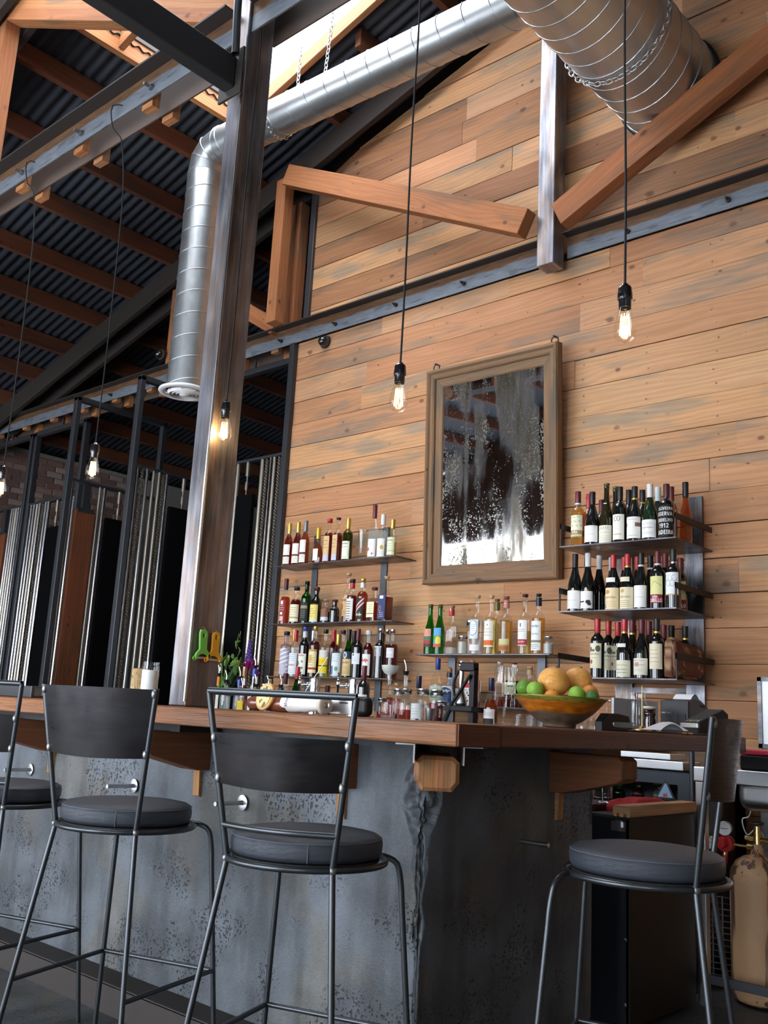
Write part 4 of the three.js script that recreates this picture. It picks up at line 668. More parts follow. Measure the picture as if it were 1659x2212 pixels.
// one bottle: spec "type|glass|liquid fill|cap kind colour|label from to|description"
function bottle(x, y, z, h, r, spec, label, group, turn) {
  const [type, gl, liq, cap, lab] = spec.split('|');
  const t = thing(type === 'jar' ? 'glass_jar' : 'bottle', label, type === 'jar' ? 'jar' : 'bottle', [x, y, z], turn === undefined ? rr(-0.12, 0.12) : turn, group);
  const [ck, cc, c2] = cap.split(' ');
  const bodyH = ck === 'ball' ? h * 0.86 : ck === 'cork' ? h * 0.955 : ck === 'pour' ? h : h;
  const pts = profile(type, bodyH, r), nr = pts[pts.length - 1][0], n0 = Math.min(NR, r * 0.48);
  part('glass', solid(pts.concat([[0.0001, pts[pts.length - 1][1]]]), type), GL[gl], t);
  if (liq && !gl.startsWith('dk')) {
    const [lk, lf] = liq.split(' '), H = bodyH * (+lf), inner = pts.filter((p) => p[1] < H).map((p) => [Math.max(0.001, p[0] - 0.0022), Math.max(0.004, p[1])]);
    let last = pts.findIndex((p) => p[1] >= H); if (last < 0) last = pts.length - 1; const a = pts[Math.max(0, last - 1)], b = pts[last], f = (H - a[1]) / Math.max(1e-5, b[1] - a[1]), rt = Math.max(0.002, mix(a[0], b[0], clamp(f)) - 0.0022);
    part('liquid', solid([[0.0001, 0.004], ...inner, [rt, H], [0.0001, H]], type), LQ[lk], t);
  }
  const lip = bodyH, cyl = (r0, r1, y0, y1, m, nm = 'cap') => part(nm, lathe([[0.0001, y0], [r0, y0], [r1, y1 - 0.0015], [r1 - 0.0015, y1], [0.0001, y1]], 18), m, t);
  if (ck === 'cap') { const y0 = h * (type === 'fla' ? 0.7 : 0.76); cyl(n0 + 0.0016, n0 + 0.0024, y0, h + 0.001, CP[cc], 'capsule'); if (c2) part('capsule_band', lathe([[n0 + 0.0026, y0], [n0 + 0.003, y0], [n0 + 0.003, y0 + 0.009], [n0 + 0.0026, y0 + 0.009]], 18), CP[c2], t); }
  else if (ck === 'screw') { cyl(nr + 0.002, nr + 0.002, h * 0.915, h + 0.001, CP[cc]); if (c2) part('neck_wrap', lathe([[n0 * 1.15 + 0.0012, h * 0.79], [n0 * 1.15 + 0.0012, h * 0.912]], 18), CP[c2], t); }
  else if (ck === 'cork') { cyl(nr * 0.9, nr * 1.05, lip - 0.002, h, CP[cc], 'stopper'); if (c2) part('neck_wrap', lathe([[n0 * 1.15 + 0.0014, h * 0.80], [n0 * 1.15 + 0.0014, h * 0.93]], 18), CP[c2], t); }
  else if (ck === 'ball') { part('stopper', new THREE.SphereGeometry(h * 0.075, 18, 14).translate(0, h * 0.925, 0), CP[cc], t); part('neck_wrap', lathe([[n0 * 1.3, h * 0.74], [n0 * 1.3, h * 0.86]], 18), CP[c2 || 'navy'], t); }
  else if (ck === 'pour') { const p = cyl(nr * 0.8, nr * 1.25, lip - 0.004, lip + 0.02, CP[cc], 'pourer'); part('spout', tube([V(0, lip + 0.018, 0), V(0, lip + 0.04, 0), V(-0.004, lip + 0.062, 0.003), V(-0.012, lip + 0.085, 0.006)], 0.0045, 12, 8), M.chrome, p); if (c2) part('neck_wrap', lathe([[n0 * 1.3 + 0.001, h * 0.82], [n0 * 1.3 + 0.001, h * 0.98]], 18), CP[c2], t); }
  else if (ck === 'lid') { cyl(nr + 0.003, nr + 0.003, h * 0.86, h + 0.002, CP[cc || 'slv'], 'lid'); }
  else if (ck === 'swing') { const p = cyl(nr * 0.7, nr * 0.95, lip, lip + 0.012, CP[cc], 'stopper'); part('wire_bail', merge([-1, 1].map((s) => tube([V(s * nr * 1.15, lip + 0.006, 0), V(s * nr * 1.35, lip - 0.02, 0.004), V(s * nr * 1.2, lip - 0.04, 0.006)], 0.0012, 8, 5))), M.chrome, p); }
  if (lab) for (const L of lab.split(';')) {
    const [d, a, b, wd] = L.trim().split(' '), half = (wd ? +wd : 1.25), fy0 = (+a) * h, fy1 = (+b) * h;
    // radius at the label
    let rl = r; for (let i = 1; i < pts.length; i++) if (pts[i][1] >= fy1) { const q = pts[i - 1], w = pts[i]; rl = mix(q[0], w[0], clamp((fy1 - q[1]) / Math.max(1e-5, w[1] - q[1]))); break; }
    if (fy1 > h * 0.62) rl = Math.max(rl, n0); else rl = r;
    part('label', arcLabel(rl + 0.0007, fy0, fy1, half, cell(d), 0, type === 'sq', type === 'fla' ? 0.52 : 1), M.label, t);
  }
  return t;
}
function shelfRow(y, rows, specs, where, group, turn) { rows.forEach((q, i) => { const s = specs[i], d = s.split('|')[5]; bottle(q[0], y, q[1], q[2], q[3], s, d + ', ' + ORD[i] + ' from left ' + where, group, turn); }); }

// ---- liquor shelves left of the mirror
shelfRow(S.y1, [[-5.234, -4.75, 0.329, 0.0355], [-5.139, -4.75, 0.33, 0.0355], [-5.06, -4.75, 0.332, 0.036], [-4.923, -4.75, 0.266, 0.0496], [-4.814, -4.75, 0.324, 0.0365], [-4.727, -4.75, 0.325, 0.037], [-4.627, -4.75, 0.309, 0.036]], [
  'tal|clr|redb 0.74|cap gold|cognac 0.06 0.50 1.0|reddish bottle, gold capsule', 'tal|clr|redb 0.74|cap gold|cognac 0.06 0.50 1.0|reddish bottle, gold capsule', 'tal|clr|amber 0.74|cap grey|cognac 0.06 0.56 1.0|reddish bottle, grey capsule',
  'fla|clr|amber 0.62|cap yel|plain 0.10 0.42 0.45|teardrop flask, yellow capsule', 'spi|clr|redb 0.68|screw red|tan 0.04 0.60 0.8|tall bottle, red cap, tan label', 'spi|clr|redb 0.68|cork dkr|tan 0.04 0.60 0.8|stoppered bottle, tan label', 'bdx|olv|green 0.66|cap gold|alpe 0.05 0.46 1.2|olive bottle, gold capsule'], 'on top liquor shelf', 'bottles on the top liquor shelf');
shelfRow(S.y1, [[-4.376, -4.745, 0.378, 0.036], [-4.294, -4.745, 0.303, 0.034], [-4.205, -4.745, 0.26, 0.033]], ['tal|clr|water 0.55|cap mar|strawberry 0.04 0.36 1.1|clear bottle, maroon capsule', 'bdx|clr|water 0.6|cap wht|crestGold 0.03 0.44 1.1|clear bottle, white capsule', 'bur|pale|straw 0.4|cap gold|green2 0.06 0.52 1.1|pale bottle, gold capsule'], 'at right end of top liquor shelf', 'bottles on the top liquor shelf');
{ const t = thing('glass_pitcher', 'empty clear measuring pitcher on top liquor shelf', 'pitcher', [-4.477, S.y1, -4.745]); part('glass', lathe([[0.0001, 0.004], [0.028, 0.0], [0.031, 0.01], [0.026, 0.03], [0.03, 0.12], [0.036, 0.2], [0.046, 0.222], [0.044, 0.222], [0.034, 0.2], [0.028, 0.12], [0.024, 0.03], [0.0001, 0.02]], 24), GL.clr, t); }
shelfRow(S.y2, [[-5.225, -4.75, 0.337, 0.036], [-5.107, -4.75, 0.269, 0.0405], [-5.002, -4.75, 0.307, 0.038], [-4.899, -4.75, 0.259, 0.0405], [-4.798, -4.75, 0.166, 0.034], [-4.712, -4.75, 0.162, 0.034], [-4.64, -4.80, 0.353, 0.036], [-4.551, -4.75, 0.298, 0.036], [-4.453, -4.75, 0.296, 0.039], [-4.341, -4.75, 0.233, 0.039], [-4.238, -4.75, 0.302, 0.041]], [
  'tal|clr|amber 0.60|cap dkr|redText 0.06 0.52 0.9|amber bottle, red label', 'sto|clr|red 0.66|screw blk|cream 0.06 0.52|stout amber bottle, cream label', 'spi|grn|green 0.66|cap blk|dark 0.06 0.5|green bottle, dark label', 'sto|dk||screw mar|yellow 0.04 0.52|dark bottle, yellow label', 'sto|clr|black 0.5|cork cork|brown 0.1 0.6|tiny corked bottle, brown label', 'sto|dk||screw mar|greyWhite 0.1 0.64|tiny bottle, grey label', 'spi|clr|amber 0.36|cork cork|tanRed 0.14 0.5 1.0|tall clear bottle, tan label', 'spi|clr|redb 0.62|screw blk red|whiteStripe 0.06 0.54 1.0|amber bottle, striped white label', 'spi|clr|amber 0.70|screw gold wht|diag 0.06 0.54 1.0|amber bottle, diagonal label', 'sq|clr|amber 0.55|screw mar|cream 0.12 0.56|squat square bottle, cream label', 'sq|clr|redb 0.56|cork cork|blue 0.04 0.58|square amber bottle, blue label'], 'on middle liquor shelf', 'bottles on the middle liquor shelf');
shelfRow(S.y3, [[-5.174, -4.745, 0.322, 0.040], [-5.077, -4.745, 0.329, 0.040], [-4.982, -4.745, 0.351, 0.039], [-4.88, -4.745, 0.353, 0.038], [-4.775, -4.745, 0.33, 0.0385], [-4.65, -4.745, 0.293, 0.039], [-4.55, -4.745, 0.326, 0.036], [-4.465, -4.745, 0.328, 0.036], [-4.369, -4.745, 0.315, 0.036], [-4.261, -4.745, 0.327, 0.0385], [-4.155, -4.745, 0.319, 0.038]], [
  'cyl|lil|water 0.6|screw blk|lilac 0.05 0.62 1.5|lilac bottle, black cap', 'bdx|clr|water 0.6|cap red|whiteRed 0.05 0.5|clear bottle, red cap', 'bdx|dk||screw blue wht|amaro 0.05 0.46|black bottle, blue cap', 'bdx|clr|red 0.7|screw gold|ornate 0.08 0.54|dark red bottle, gold cap', 'bdx|clr|yel 0.3|screw blk|yellowBox 0.08 0.56|clear bottle, yellow label', 'bur|clr|water 0.6|cap gold|blueWhite 0.04 0.56|clear bottle, blue and white label', 'bur|grn|green 0.6|cap blk|fernet 0.04 0.54|green bottle, tan label', 'bdx|dk||cap mar|smallWhite 0.28 0.5|black bottle, small white label', 'spi|clr|red 0.74|screw wht|artRed 0.06 0.5|dark red bottle, white cap', 'bdx|dk||screw slv|hex 0.44 0.64 0.9|black bottle, silver cap', 'bdx|clr|redb 0.7|screw slv|hex 0.42 0.62 0.9|red bottle, silver cap'], 'on bottom liquor shelf', 'bottles on the bottom liquor shelf');
shelfRow(S.y3, [[-5.204, -4.85, 0.346, 0.029], [-5.108, -4.85, 0.357, 0.03], [-5.007, -4.85, 0.334, 0.03], [-4.799, -4.85, 0.337, 0.032], [-4.707, -4.85, 0.335, 0.032], [-4.6, -4.85, 0.327, 0.03], [-4.293, -4.85, 0.331, 0.03]], ['bdx|clr|water 0.6|cap gold||slim clear bottle', 'bdx|dk||cap blk||slim black bottle', 'bdx|clr|water 0.6|cap slv||slim clear bottle', 'bdx|clr|red 0.8|cap red||slim red bottle', 'bdx|clr|water 0.6|screw blk||slim clear bottle', 'bdx|dk||cap blk||slim black bottle', 'bdx|clr|redb 0.7|screw slv||slim red bottle'], 'in back row of bottom liquor shelf', 'bottles on the bottom liquor shelf');
// ---- shelf under the mirror
shelfRow(S.yc, [[-3.838, -4.735, 0.317, 0.0365], [-3.76, -4.735, 0.314, 0.0365], [-3.669, -4.735, 0.302, 0.0385], [-3.564, -4.72, 0.109, 0.032], [-3.474, -4.735, 0.359, 0.0415], [-3.37, -4.735, 0.354, 0.039], [-3.261, -4.735, 0.344, 0.040], [-3.129, -4.735, 0.352, 0.039], [-3.035, -4.735, 0.351, 0.040], [-2.955, -4.72, 0.099, 0.03]], [
  'bur|grn|water 0.3|cork olive|pinkGreen 0.14 0.5 0.9|green bottle, pink label', 'bur|grn|water 0.3|cork olive|blueYellow 0.14 0.52 0.9|green bottle, blue label', 'sq|clr|water 0.15|cork wood red||square clear bottle, wooden stopper', 'jar|clr|beads 0.7|lid slv||small jar of pale grains', 'spi|clr|water 0.3|cork cork|oval 0.26 0.58 0.85;plain 0.06 0.16|clear bottle, oval label', 'bdx|clr|straw 0.64|cork cork|orangeBand 0.12 0.56 1.0|pale gold bottle, orange band', 'spi|clr|gold 0.60|cork brn pink|desert 0.06 0.26 1.1|gold bottle, pink neck wrap', 'spi|clr|straw 0.4|cork dkr|redScript 0.14 0.56 1.0|pale bottle, red script label', 'bdx|clr|gold 0.62|cork blk navy|script 0.06 0.54 1.0|pale gold bottle, dark neck', 'jar|clr|beads 0.6|lid slv||small jar of white grains'], 'on shelf under mirror', 'bottles on the shelf under the mirror');
shelfRow(S.yc, [[-3.60, -4.845, 0.217, 0.031], [-3.405, -4.845, 0.348, 0.034]], ['jar|clr||lid slv||tall empty jar', 'bdx|clr|straw 0.6|cork brn olive||pale bottle, green neck wrap'], 'in back row under mirror', 'bottles on the shelf under the mirror');
// ---- wine rack
shelfRow(S.w1, [[-2.655, -4.515, 0.311, 0.0365], [-2.566, -4.515, 0.299, 0.0405], [-2.481, -4.515, 0.338, 0.0385], [-2.402, -4.515, 0.308, 0.0365], [-2.317, -4.515, 0.3, 0.040], [-2.231, -4.515, 0.302, 0.0405], [-2.14, -4.515, 0.292, 0.040]], [
  'bdx|clr|gold 0.72|cap mar wht|gravonia 0.16 0.56|white wine bottle, leafy label', 'bur|dk||cap blk|plain 0.06 0.36|dark bottle, plain white label', 'bur|dko||cork olive|lahe 0.02 0.30;plain 0.60 0.67 0.5|olive bottle, cream label', 'bdx|dk||cap blk|co 0.06 0.5 1.1|black bottle, tall label', 'bur|dk||cap blk gold|squares 0.06 0.44|black bottle, gold neck ring', 'bur|dkg||cap wht|whiteScript 0.05 0.36|green bottle, white capsule', 'bdx|dk||cap dkr|madeira 0.04 0.6 1.3|black bottle with stencilled white lettering'], 'on top wine shelf', 'wines on the top rack shelf', 0);
shelfRow(S.w1, [[-2.688, -4.69, 0.338, 0.034], [-2.608, -4.69, 0.295, 0.034], [-2.523, -4.69, 0.363, 0.0355], [-2.442, -4.69, 0.333, 0.0355], [-2.361, -4.69, 0.323, 0.035], [-2.272, -4.69, 0.328, 0.035], [-2.187, -4.67, 0.316, 0.033], [-2.103, -4.66, 0.329, 0.032]], ['bdx|clr|rose 0.7|cap red||rose bottle, red capsule', 'bdx|dk||cap mar||dark bottle, maroon capsule', 'bur|dko||cork olive||olive bottle', 'bdx|dk||cap blk||black bottle', 'bdx|dk||cap blk gold||black bottle, gold ring', 'bur|dkg||cap lblue||green bottle, pale capsule', 'bdx|clr|rose 0.72|cap mar|tondonia 0.06 0.6|red bottle, green and red label', 'bur|clr|orange 0.75|cap blk||orange wine bottle, black capsule'], 'in back row of top wine shelf', 'wines on the top rack shelf', 0);
shelfRow(S.w2, [[-2.668, -4.515, 0.316, 0.0395], [-2.59, -4.515, 0.315, 0.0375], [-2.439, -4.515, 0.295, 0.0395], [-2.357, -4.515, 0.294, 0.0395], [-2.281, -4.515, 0.294, 0.0355], [-2.190, -4.515, 0.296, 0.0365], [-2.106, -4.515, 0.302, 0.037]], [
  'bur|dk||cap blk|plain 0.05 0.36|dark bottle, plain white label', 'bur|dk||cap wht|beasts 0.05 0.34|dark bottle, animal silhouette label', 'bur|dk||cap red|beige 0.02 0.40;plain 0.50 0.58 0.7|dark bottle, beige label, red capsule', 'bur|dk||cap red gold|beige2 0.02 0.40;creamPlain 0.50 0.58 0.7|dark bottle, beige crest label', 'bur|dk||cap blk wht|plain 0.04 0.42|slim dark bottle, white label', 'bdx|dk||cap mar wht|cubillo 0.10 0.56 1.1|dark bottle, lettered green and red label', 'bdx|dk||cap blk slv|lines2 0.22 0.60 1.1|dark bottle, curly line label'], 'on middle wine shelf', 'wines on the middle rack shelf', 0);
shelfRow(S.w2, [[-2.678, -4.66, 0.327, 0.036], [-2.603, -4.66, 0.326, 0.036], [-2.528, -4.66, 0.31, 0.036], [-2.452, -4.66, 0.307, 0.036], [-2.376, -4.66, 0.304, 0.0355], [-2.302, -4.66, 0.304, 0.035], [-2.218, -4.66, 0.31, 0.0348], [-2.135, -4.66, 0.281, 0.034]], ['bur|dk||cap blk||black capsule bottle', 'bur|dk||cap wht||white capsule bottle', 'bur|dk||cap lblue|beasts 0.05 0.34|pale grey capsule bottle', 'bur|dk||cap red||red capsule bottle', 'bur|dk||cap red||red capsule bottle', 'bur|dk||cap blk wht||black capsule bottle, white ring', 'bdx|dk||cap mar||maroon capsule bottle', 'bdx|dk||cap mar|cubillo 0.06 0.56|maroon capsule bottle'], 'in back row of middle wine shelf', 'wines on the middle rack shelf', 0);
shelfRow(S.w3, [[-2.53, -4.515, 0.307, 0.0365], [-2.374, -4.515, 0.301, 0.0405], [-2.279, -4.515, 0.296, 0.0395], [-2.197, -4.515, 0.299, 0.0355], [-2.262, -4.82, 0.298, 0.0345]], [
  'bdx|dk||cap red|tree 0.16 0.58 1.1|dark bottle, tree label with red seal', 'bur|dk||cap red gold|pouilly 0.02 0.30;plain 0.52 0.58 0.6|dark bottle, lettered cream label', 'bur|dk||cap mar|crest 0.06 0.34|dark bottle, square crest label', 'bdx|dk||cap blk gold|creamPlain 0.16 0.58|dark bottle, gold neck ring', 'bdx|dk||cap blk gold||dark bottle, black capsule, behind the others'], 'on bottom wine shelf', 'wines on the bottom rack shelf', 0);
shelfRow(S.w3, [[-2.561, -4.69, 0.315, 0.0345], [-2.489, -4.66, 0.304, 0.0345], [-2.44, -4.74, 0.294, 0.0345], [-2.395, -4.64, 0.309, 0.035], [-2.321, -4.68, 0.307, 0.0345], [-2.239, -4.68, 0.286, 0.0345], [-2.186, -4.82, 0.292, 0.034]], ['bdx|dk||cap red|tree 0.16 0.58|red capsule bottle', 'bdx|dk||cap red|tree 0.16 0.58|red capsule bottle', 'bdx|dk||cap red||red capsule bottle', 'bur|dk||cap mar gold||maroon capsule bottle', 'bur|dk||cap mar||maroon capsule bottle', 'bdx|dk||cap mar||maroon capsule bottle', 'bdx|dk||cap blk gold||black capsule bottle'], 'in back row of bottom wine shelf', 'wines on the bottom rack shelf', 0);
// ---- back counter
{
  const c = thing('back_counter', 'dark steel counter under the liquor shelves', 'counter');
  part('top', bb(-6.0, S.k - 0.03, -4.88, -2.76, S.k, -4.28, 'x', 0.003), M.stainless, c); part('cabinet', bb(-5.98, 0, -4.86, -2.8, S.k - 0.035, -4.34), M.blackMatte, c);
}
const ck = (x, z, h, r, spec, label) => bottle(x, S.k, z, h, r, spec, label, 'bottles along the back counter');
ck(-5.54, -4.45, 0.27, 0.033, 'bdx|grn|green 0.5|pour blk|orangeNeck 0.74 0.98 1.5;plain 0.08 0.5', 'green pour bottle with orange neck label beside the column');
ck(-5.45, -4.45, 0.225, 0.037, 'spi|clr|water 0.6|pour blk|plain 0.62 0.7 1', 'clear pour bottle with black pourer near the flowers');
ck(-5.413, -4.58, 0.345, 0.034, 'bur|clr|amber 0.62|cap copp|', 'amber bottle with copper capsule near the flowers');
ck(-5.325, -4.6, 0.338, 0.037, 'bdx|clr|water 0.6|pour blk blue|plain 0.1 0.4', 'clear bottle with blue neck and pourer');
ck(-5.268, -4.42, 0.25, 0.035, 'cyl|clr|water 0.5|pour blk blue|', 'clear bottle with broad blue collar');
ck(-5.186, -4.38, 0.17, 0.03, 'sto|clr|yel 0.5|pour blk|small 0.1 0.6', 'small pour bottle with yellow label');
ck(-5.15, -4.56, 0.224, 0.04, 'jar|clr||lid slv|', 'large clear jar among the pour bottles');
ck(-5.094, -4.42, 0.20, 0.034, 'spi|grn|green 0.5|pour blk olive|', 'dark green pour bottle behind the tap handles');
ck(-5.035, -4.48, 0.195, 0.03, 'spi|clr|water 0.5|pour blk|', 'left of two clear pour bottles by the corked vial');
ck(-4.992, -4.56, 0.205, 0.03, 'spi|clr|water 0.5|pour blk navy|', 'right of two clear pour bottles by the corked vial');
ck(-4.955, -4.42, 0.256, 0.026, 'tal|clr|water 0.3|cork cork|', 'slim clear bottle with cork behind the tap handles');
ck(-4.872, -4.5, 0.287, 0.031, 'bdx|clr|rose 0.3|cork cork|', 'clear bottle with pale rose liquid left of the taps');
ck(-4.80, -4.42, 0.295, 0.031, 'bur|clr|water 0.4|cap dkr|', 'clear bottle with dark red capsule left of the green bottle');
ck(-4.72, -4.45, 0.341, 0.038, 'bur|grn|green 0.6|cap red|mint 0.3 0.5', 'green bottle with red capsule left of the taps');
ck(-4.481, -4.5, 0.225, 0.03, 'bur|clr|red 0.6|cap dkr|', 'small bottle with dark red neck between the beer taps');
ck(-4.02, -4.345, 0.345, 0.0395, 'bdx|dk||cap mar|whiteStripe 0.1 0.5', 'dark corked wine bottle right of the beer taps');
ck(-4.045, -4.62, 0.268, 0.026, 'spi|clr|pink 0.66|cork olive|', 'left of two small pink bottles behind the jars');
ck(-3.99, -4.62, 0.258, 0.03, 'spi|clr|orange 0.66|cork cork|', 'right of two small pink bottles behind the jars');
ck(-3.928, -4.288, 0.155, 0.040, 'jar|clr|berry 0.3|lid slv|', 'squat lidded jar in front of the dark wine bottle');
ck(-3.972, -4.46, 0.157, 0.03, 'jar|clr|pink 0.5|lid slv|', 'narrow lidded jar of pink syrup');
ck(-3.915, -4.55, 0.219, 0.034, 'jar|clr|berry 0.35|lid slv|', 'tall lidded jar left of the funnel bottle');
const fb2 = ck(-3.862, -4.4, 0.303, 0.0435, 'bur|clr|water 0.2|none|', 'clear bottle with a white funnel in its neck');
{ const f = thing('funnel', 'pale enamel funnel set in a clear bottle', 'funnel', [-3.862, S.k + 0.295, -4.4]); part('bowl', lathe([[0.006, -0.03], [0.010, 0.0], [0.035, 0.012], [0.048, 0.032], [0.052, 0.058], [0.0495, 0.058], [0.045, 0.034], [0.034, 0.016], [0.007, 0.003]], 28), std({ color: lin(0.62, 0.66, 0.6), roughness: 0.4, side: THREE.DoubleSide }), f); }
ck(-3.80, -4.48, 0.294, 0.038, 'bur|clr|water 0.3|none|', 'empty clear bottle behind the pink pour bottle');
ck(-3.735, -4.4, 0.301, 0.0415, 'bur|clr|pink 0.32|pour blk|', 'clear pour bottle part full of pink liquid');
ck(-3.632, -4.4, 0.293, 0.0395, 'bur|clr|water 0.5|cap navy|barcode 0.04 0.46', 'clear bottle with navy capsule and white label');
ck(-3.545, -4.46, 0.217, 0.042, 'jar|clr|berry 0.66|lid slv|', 'lidded jar of dark red syrup');
ck(-3.46, -4.4, 0.153, 0.035, 'jar|clr|berry 0.2|lid slv|', 'short lidded jar right of the red syrup jar');
ck(-3.96, -4.68, 0.226, 0.038, 'jar|clr||lid slv|', 'left lidded jar against the boards behind the funnel');
ck(-3.735, -4.57, 0.224, 0.041, 'jar|clr||lid slv|', 'right lidded jar against the boards behind the funnel');
ck(-3.20, -4.53, 0.288, 0.033, 'bur|clr|red 0.5|cap red|bw 0.3 0.5', 'clear bottle with red capsule right of the juicer');
ck(-3.115, -4.4, 0.289, 0.0385, 'bur|clr|amber 0.6|cap navy|block 0.02 0.42', 'amber bottle with navy capsule and black-blocked label');
[[-3.765, 0.283, 0.045, 'dome|clr|water 0.45|cap blue|agave 0.1 0.4', 'clear domed bottle with tall blue capsule'], [-3.672, 0.23, 0.043, 'dome|clr|water 0.35|ball wood navy|arch 0.04 0.5', 'clear bottle with round wooden stopper'], [-3.588, 0.214, 0.039, 'sq|clr|water 0.5|cork brn|', 'square clear bottle with brown stopper'], [-3.5, 0.275, 0.0425, 'spi|clr|water 0.4|cork pink|bw 0.06 0.5', 'clear bottle with pink stopper behind the juicer'], [-3.3, 0.253, 0.044, 'spi|clr|amber 0.25|swing wht|', 'clear swing-top bottle behind the juicer'], [-3.198, 0.251, 0.045, 'sq|clr|red 0.62|swing brn|brokers 0.3 0.58', 'red square swing-top bottle'], [-3.09, 0.239, 0.037, 'spi|clr|water 0.3|cork cork cork|', 'clear corked bottle behind the fruit bowl']].forEach((q) => bottle(q[0], S.low, -4.74, q[1], q[2], q[3], q[4] + ' on the low shelf', 'bottles on the low shelf'));
// ================================================================ BAR STOOLS
function stool(x, z, turn, back, label) {
  const t = thing('bar_stool', label, 'stool', [x, 0, z], turn, 'steel rod bar stools'), R0 = 0.2, yr = 0.722, rr_ = 0.0078;
  const cushion = part('seat_cushion', lathe([[0.0001, 0.732], [0.17, 0.731], [0.184, 0.735], [0.190, 0.745], [0.1915, 0.765], [0.188, 0.778], [0.178, 0.785], [0.15, 0.790], [0.08, 0.795], [0.0001, 0.797]], 56), M.leather, t);
  part('stitching', new THREE.TorusGeometry(0.1885, 0.0012, 5, 80).rotateX(Math.PI / 2).translate(0, 0.7775, 0), M.thread, cushion);
  part('seam', tube([V(0.1885, 0.735, 0.04), V(0.1915, 0.755, 0.04), V(0.187, 0.776, 0.04)].map((p) => V(Math.sin(0.5) * (p.x + 0.001), p.y, Math.cos(0.5) * (p.x + 0.001))), 0.0012, 8, 5), M.thread, cushion);
  part('seat_ring', new THREE.TorusGeometry(R0, rr_, 10, 64).rotateX(Math.PI / 2).translate(0, yr, 0), M.stoolRod, t);
  part('seat_pan', new THREE.CylinderGeometry(0.185, 0.185, 0.006, 40).translate(0, 0.727, 0), M.blackMatte, t);
  const rear = [], top = [];
  for (const s of [-1, 1]) {
    const j = V(s * 0.1435, yr, 0.139), ft = V(s * 0.2298, 0.0, 0.2226), up = V(s * 0.2035, 1.118, 0.189), f = (y) => j.clone().lerp(up, (y - yr) / (1.118 - yr));
    rear.push(f); top.push(up);
    part('leg', rod(ft, j, rr_, 12), M.stoolRod, t); part('back_upright', rod(j, up, rr_, 12), M.stoolRod, t);
    part('weld', new THREE.SphereGeometry(0.0115, 10, 8).translate(j.x, j.y, j.z), M.weld, t);
    const fl = [V(s * 0.10, yr, -0.172), V(s * 0.145, yr - 0.002, -0.176), V(s * 0.172, yr - 0.02, -0.188), V(s * 0.181, yr - 0.07, -0.196), V(s * 0.228, 0.0, -0.245)];
    const g = tube(fl.slice(0, 4).concat([fl[3].clone().lerp(fl[4], 0.1), fl[3].clone().lerp(fl[4], 0.5), fl[4]]), rr_, 60, 10, false, 0.5);
    part('leg', g, M.stoolRod, t);
  }
  // foot rest ring of rods
  const fy = 0.30, q = (s, b) => (b ? V(s * mix(0.2298, 0.1435, fy / yr), fy, mix(0.2226, 0.139, fy / yr)) : V(s * mix(0.228, 0.181, fy / 0.65), fy, mix(-0.245, -0.196, fy / 0.65)));
  part('foot_rest', rod(q(-1, 0), q(1, 0), rr_ * 0.85), M.stoolRod, t); part('foot_rest', rod(q(-1, 0), q(-1, 1), rr_ * 0.85), M.stoolRod, t); part('foot_rest', rod(q(1, 0), q(1, 1), rr_ * 0.85), M.stoolRod, t);
  // curved back plate
  const plateAt = (y0, y1) => {
    const N = 20, pos = [], idx = [], uv = []; 
    for (const off of [0, 0.004]) for (let i = 0; i <= N; i++) for (const y of [y0, y1]) { const l = rear[0](y), r = rear[1](y), u = i / N, p = l.clone().lerp(r, u); p.z += Math.sin(u * Math.PI) * 0.045 + off; pos.push(p.x, y + (y === y0 ? Math.sin(u * Math.PI) * -0.006 : 0), p.z); uv.push(u * 0.4, y); }
    const K = 2 * (N + 1); for (let i = 0; i < N; i++) { const a = 2 * i; idx.push(a, a + 1, a + 2, a + 1, a + 3, a + 2, K + a, K + a + 2, K + a + 1, K + a + 1, K + a + 2, K + a + 3, a + 1, K + a + 1, a + 3, a + 3, K + a + 1, K + a + 3, a, a + 2, K + a, a + 2, K + a + 2, K + a); }
    let g = new THREE.BufferGeometry(); g.setAttribute('position', new THREE.Float32BufferAttribute(pos, 3)); g.setAttribute('uv', new THREE.Float32BufferAttribute(uv, 2)); g.setIndex(idx); g = toCreasedNormals(g, 0.7);
    part('back_plate', g, M.stoolPlate, t);
    for (const f of rear) for (const y of [y0 + 0.012, y1 - 0.012]) part('weld', new THREE.SphereGeometry(0.0085, 8, 6).scale(1, 1.6, 1).translate(f(y).x * 0.985, y, f(y).z + 0.004), M.weld, t);
  };
  const arc = (y, bow, r) => { const l = rear[0](y), rg = rear[1](y), pts = []; for (let i = 0; i <= 10; i++) { const u = i / 10, p = l.clone().lerp(rg, u); p.z += Math.sin(u * Math.PI) * bow; pts.push(p); } return tube(pts, r, 30, 10); };
  if (back === 'plate') plateAt(0.925, 1.116);
  else { plateAt(0.898, 1.018); part('top_bar', arc(1.118, 0.012, rr_ * 1.15), M.stoolRod, t); part('lumbar_rod', arc(0.80, 0.035, rr_), M.stoolRod, t); }
}
stool(-3.24, -1.71, 0.315, 'open', 'bar stool cut by the left picture edge, open back');
stool(-2.55, -1.746, 0.315, 'plate', 'bar stool with high solid steel back plate, second from left');
stool(-1.808, -1.777, 0.315, 'open', 'bar stool with open rod-framed back nearest the bar corner');
stool(-1.182, -2.362, 1.86, 'plate', 'bar stool seen side-on at the right end of the bar');

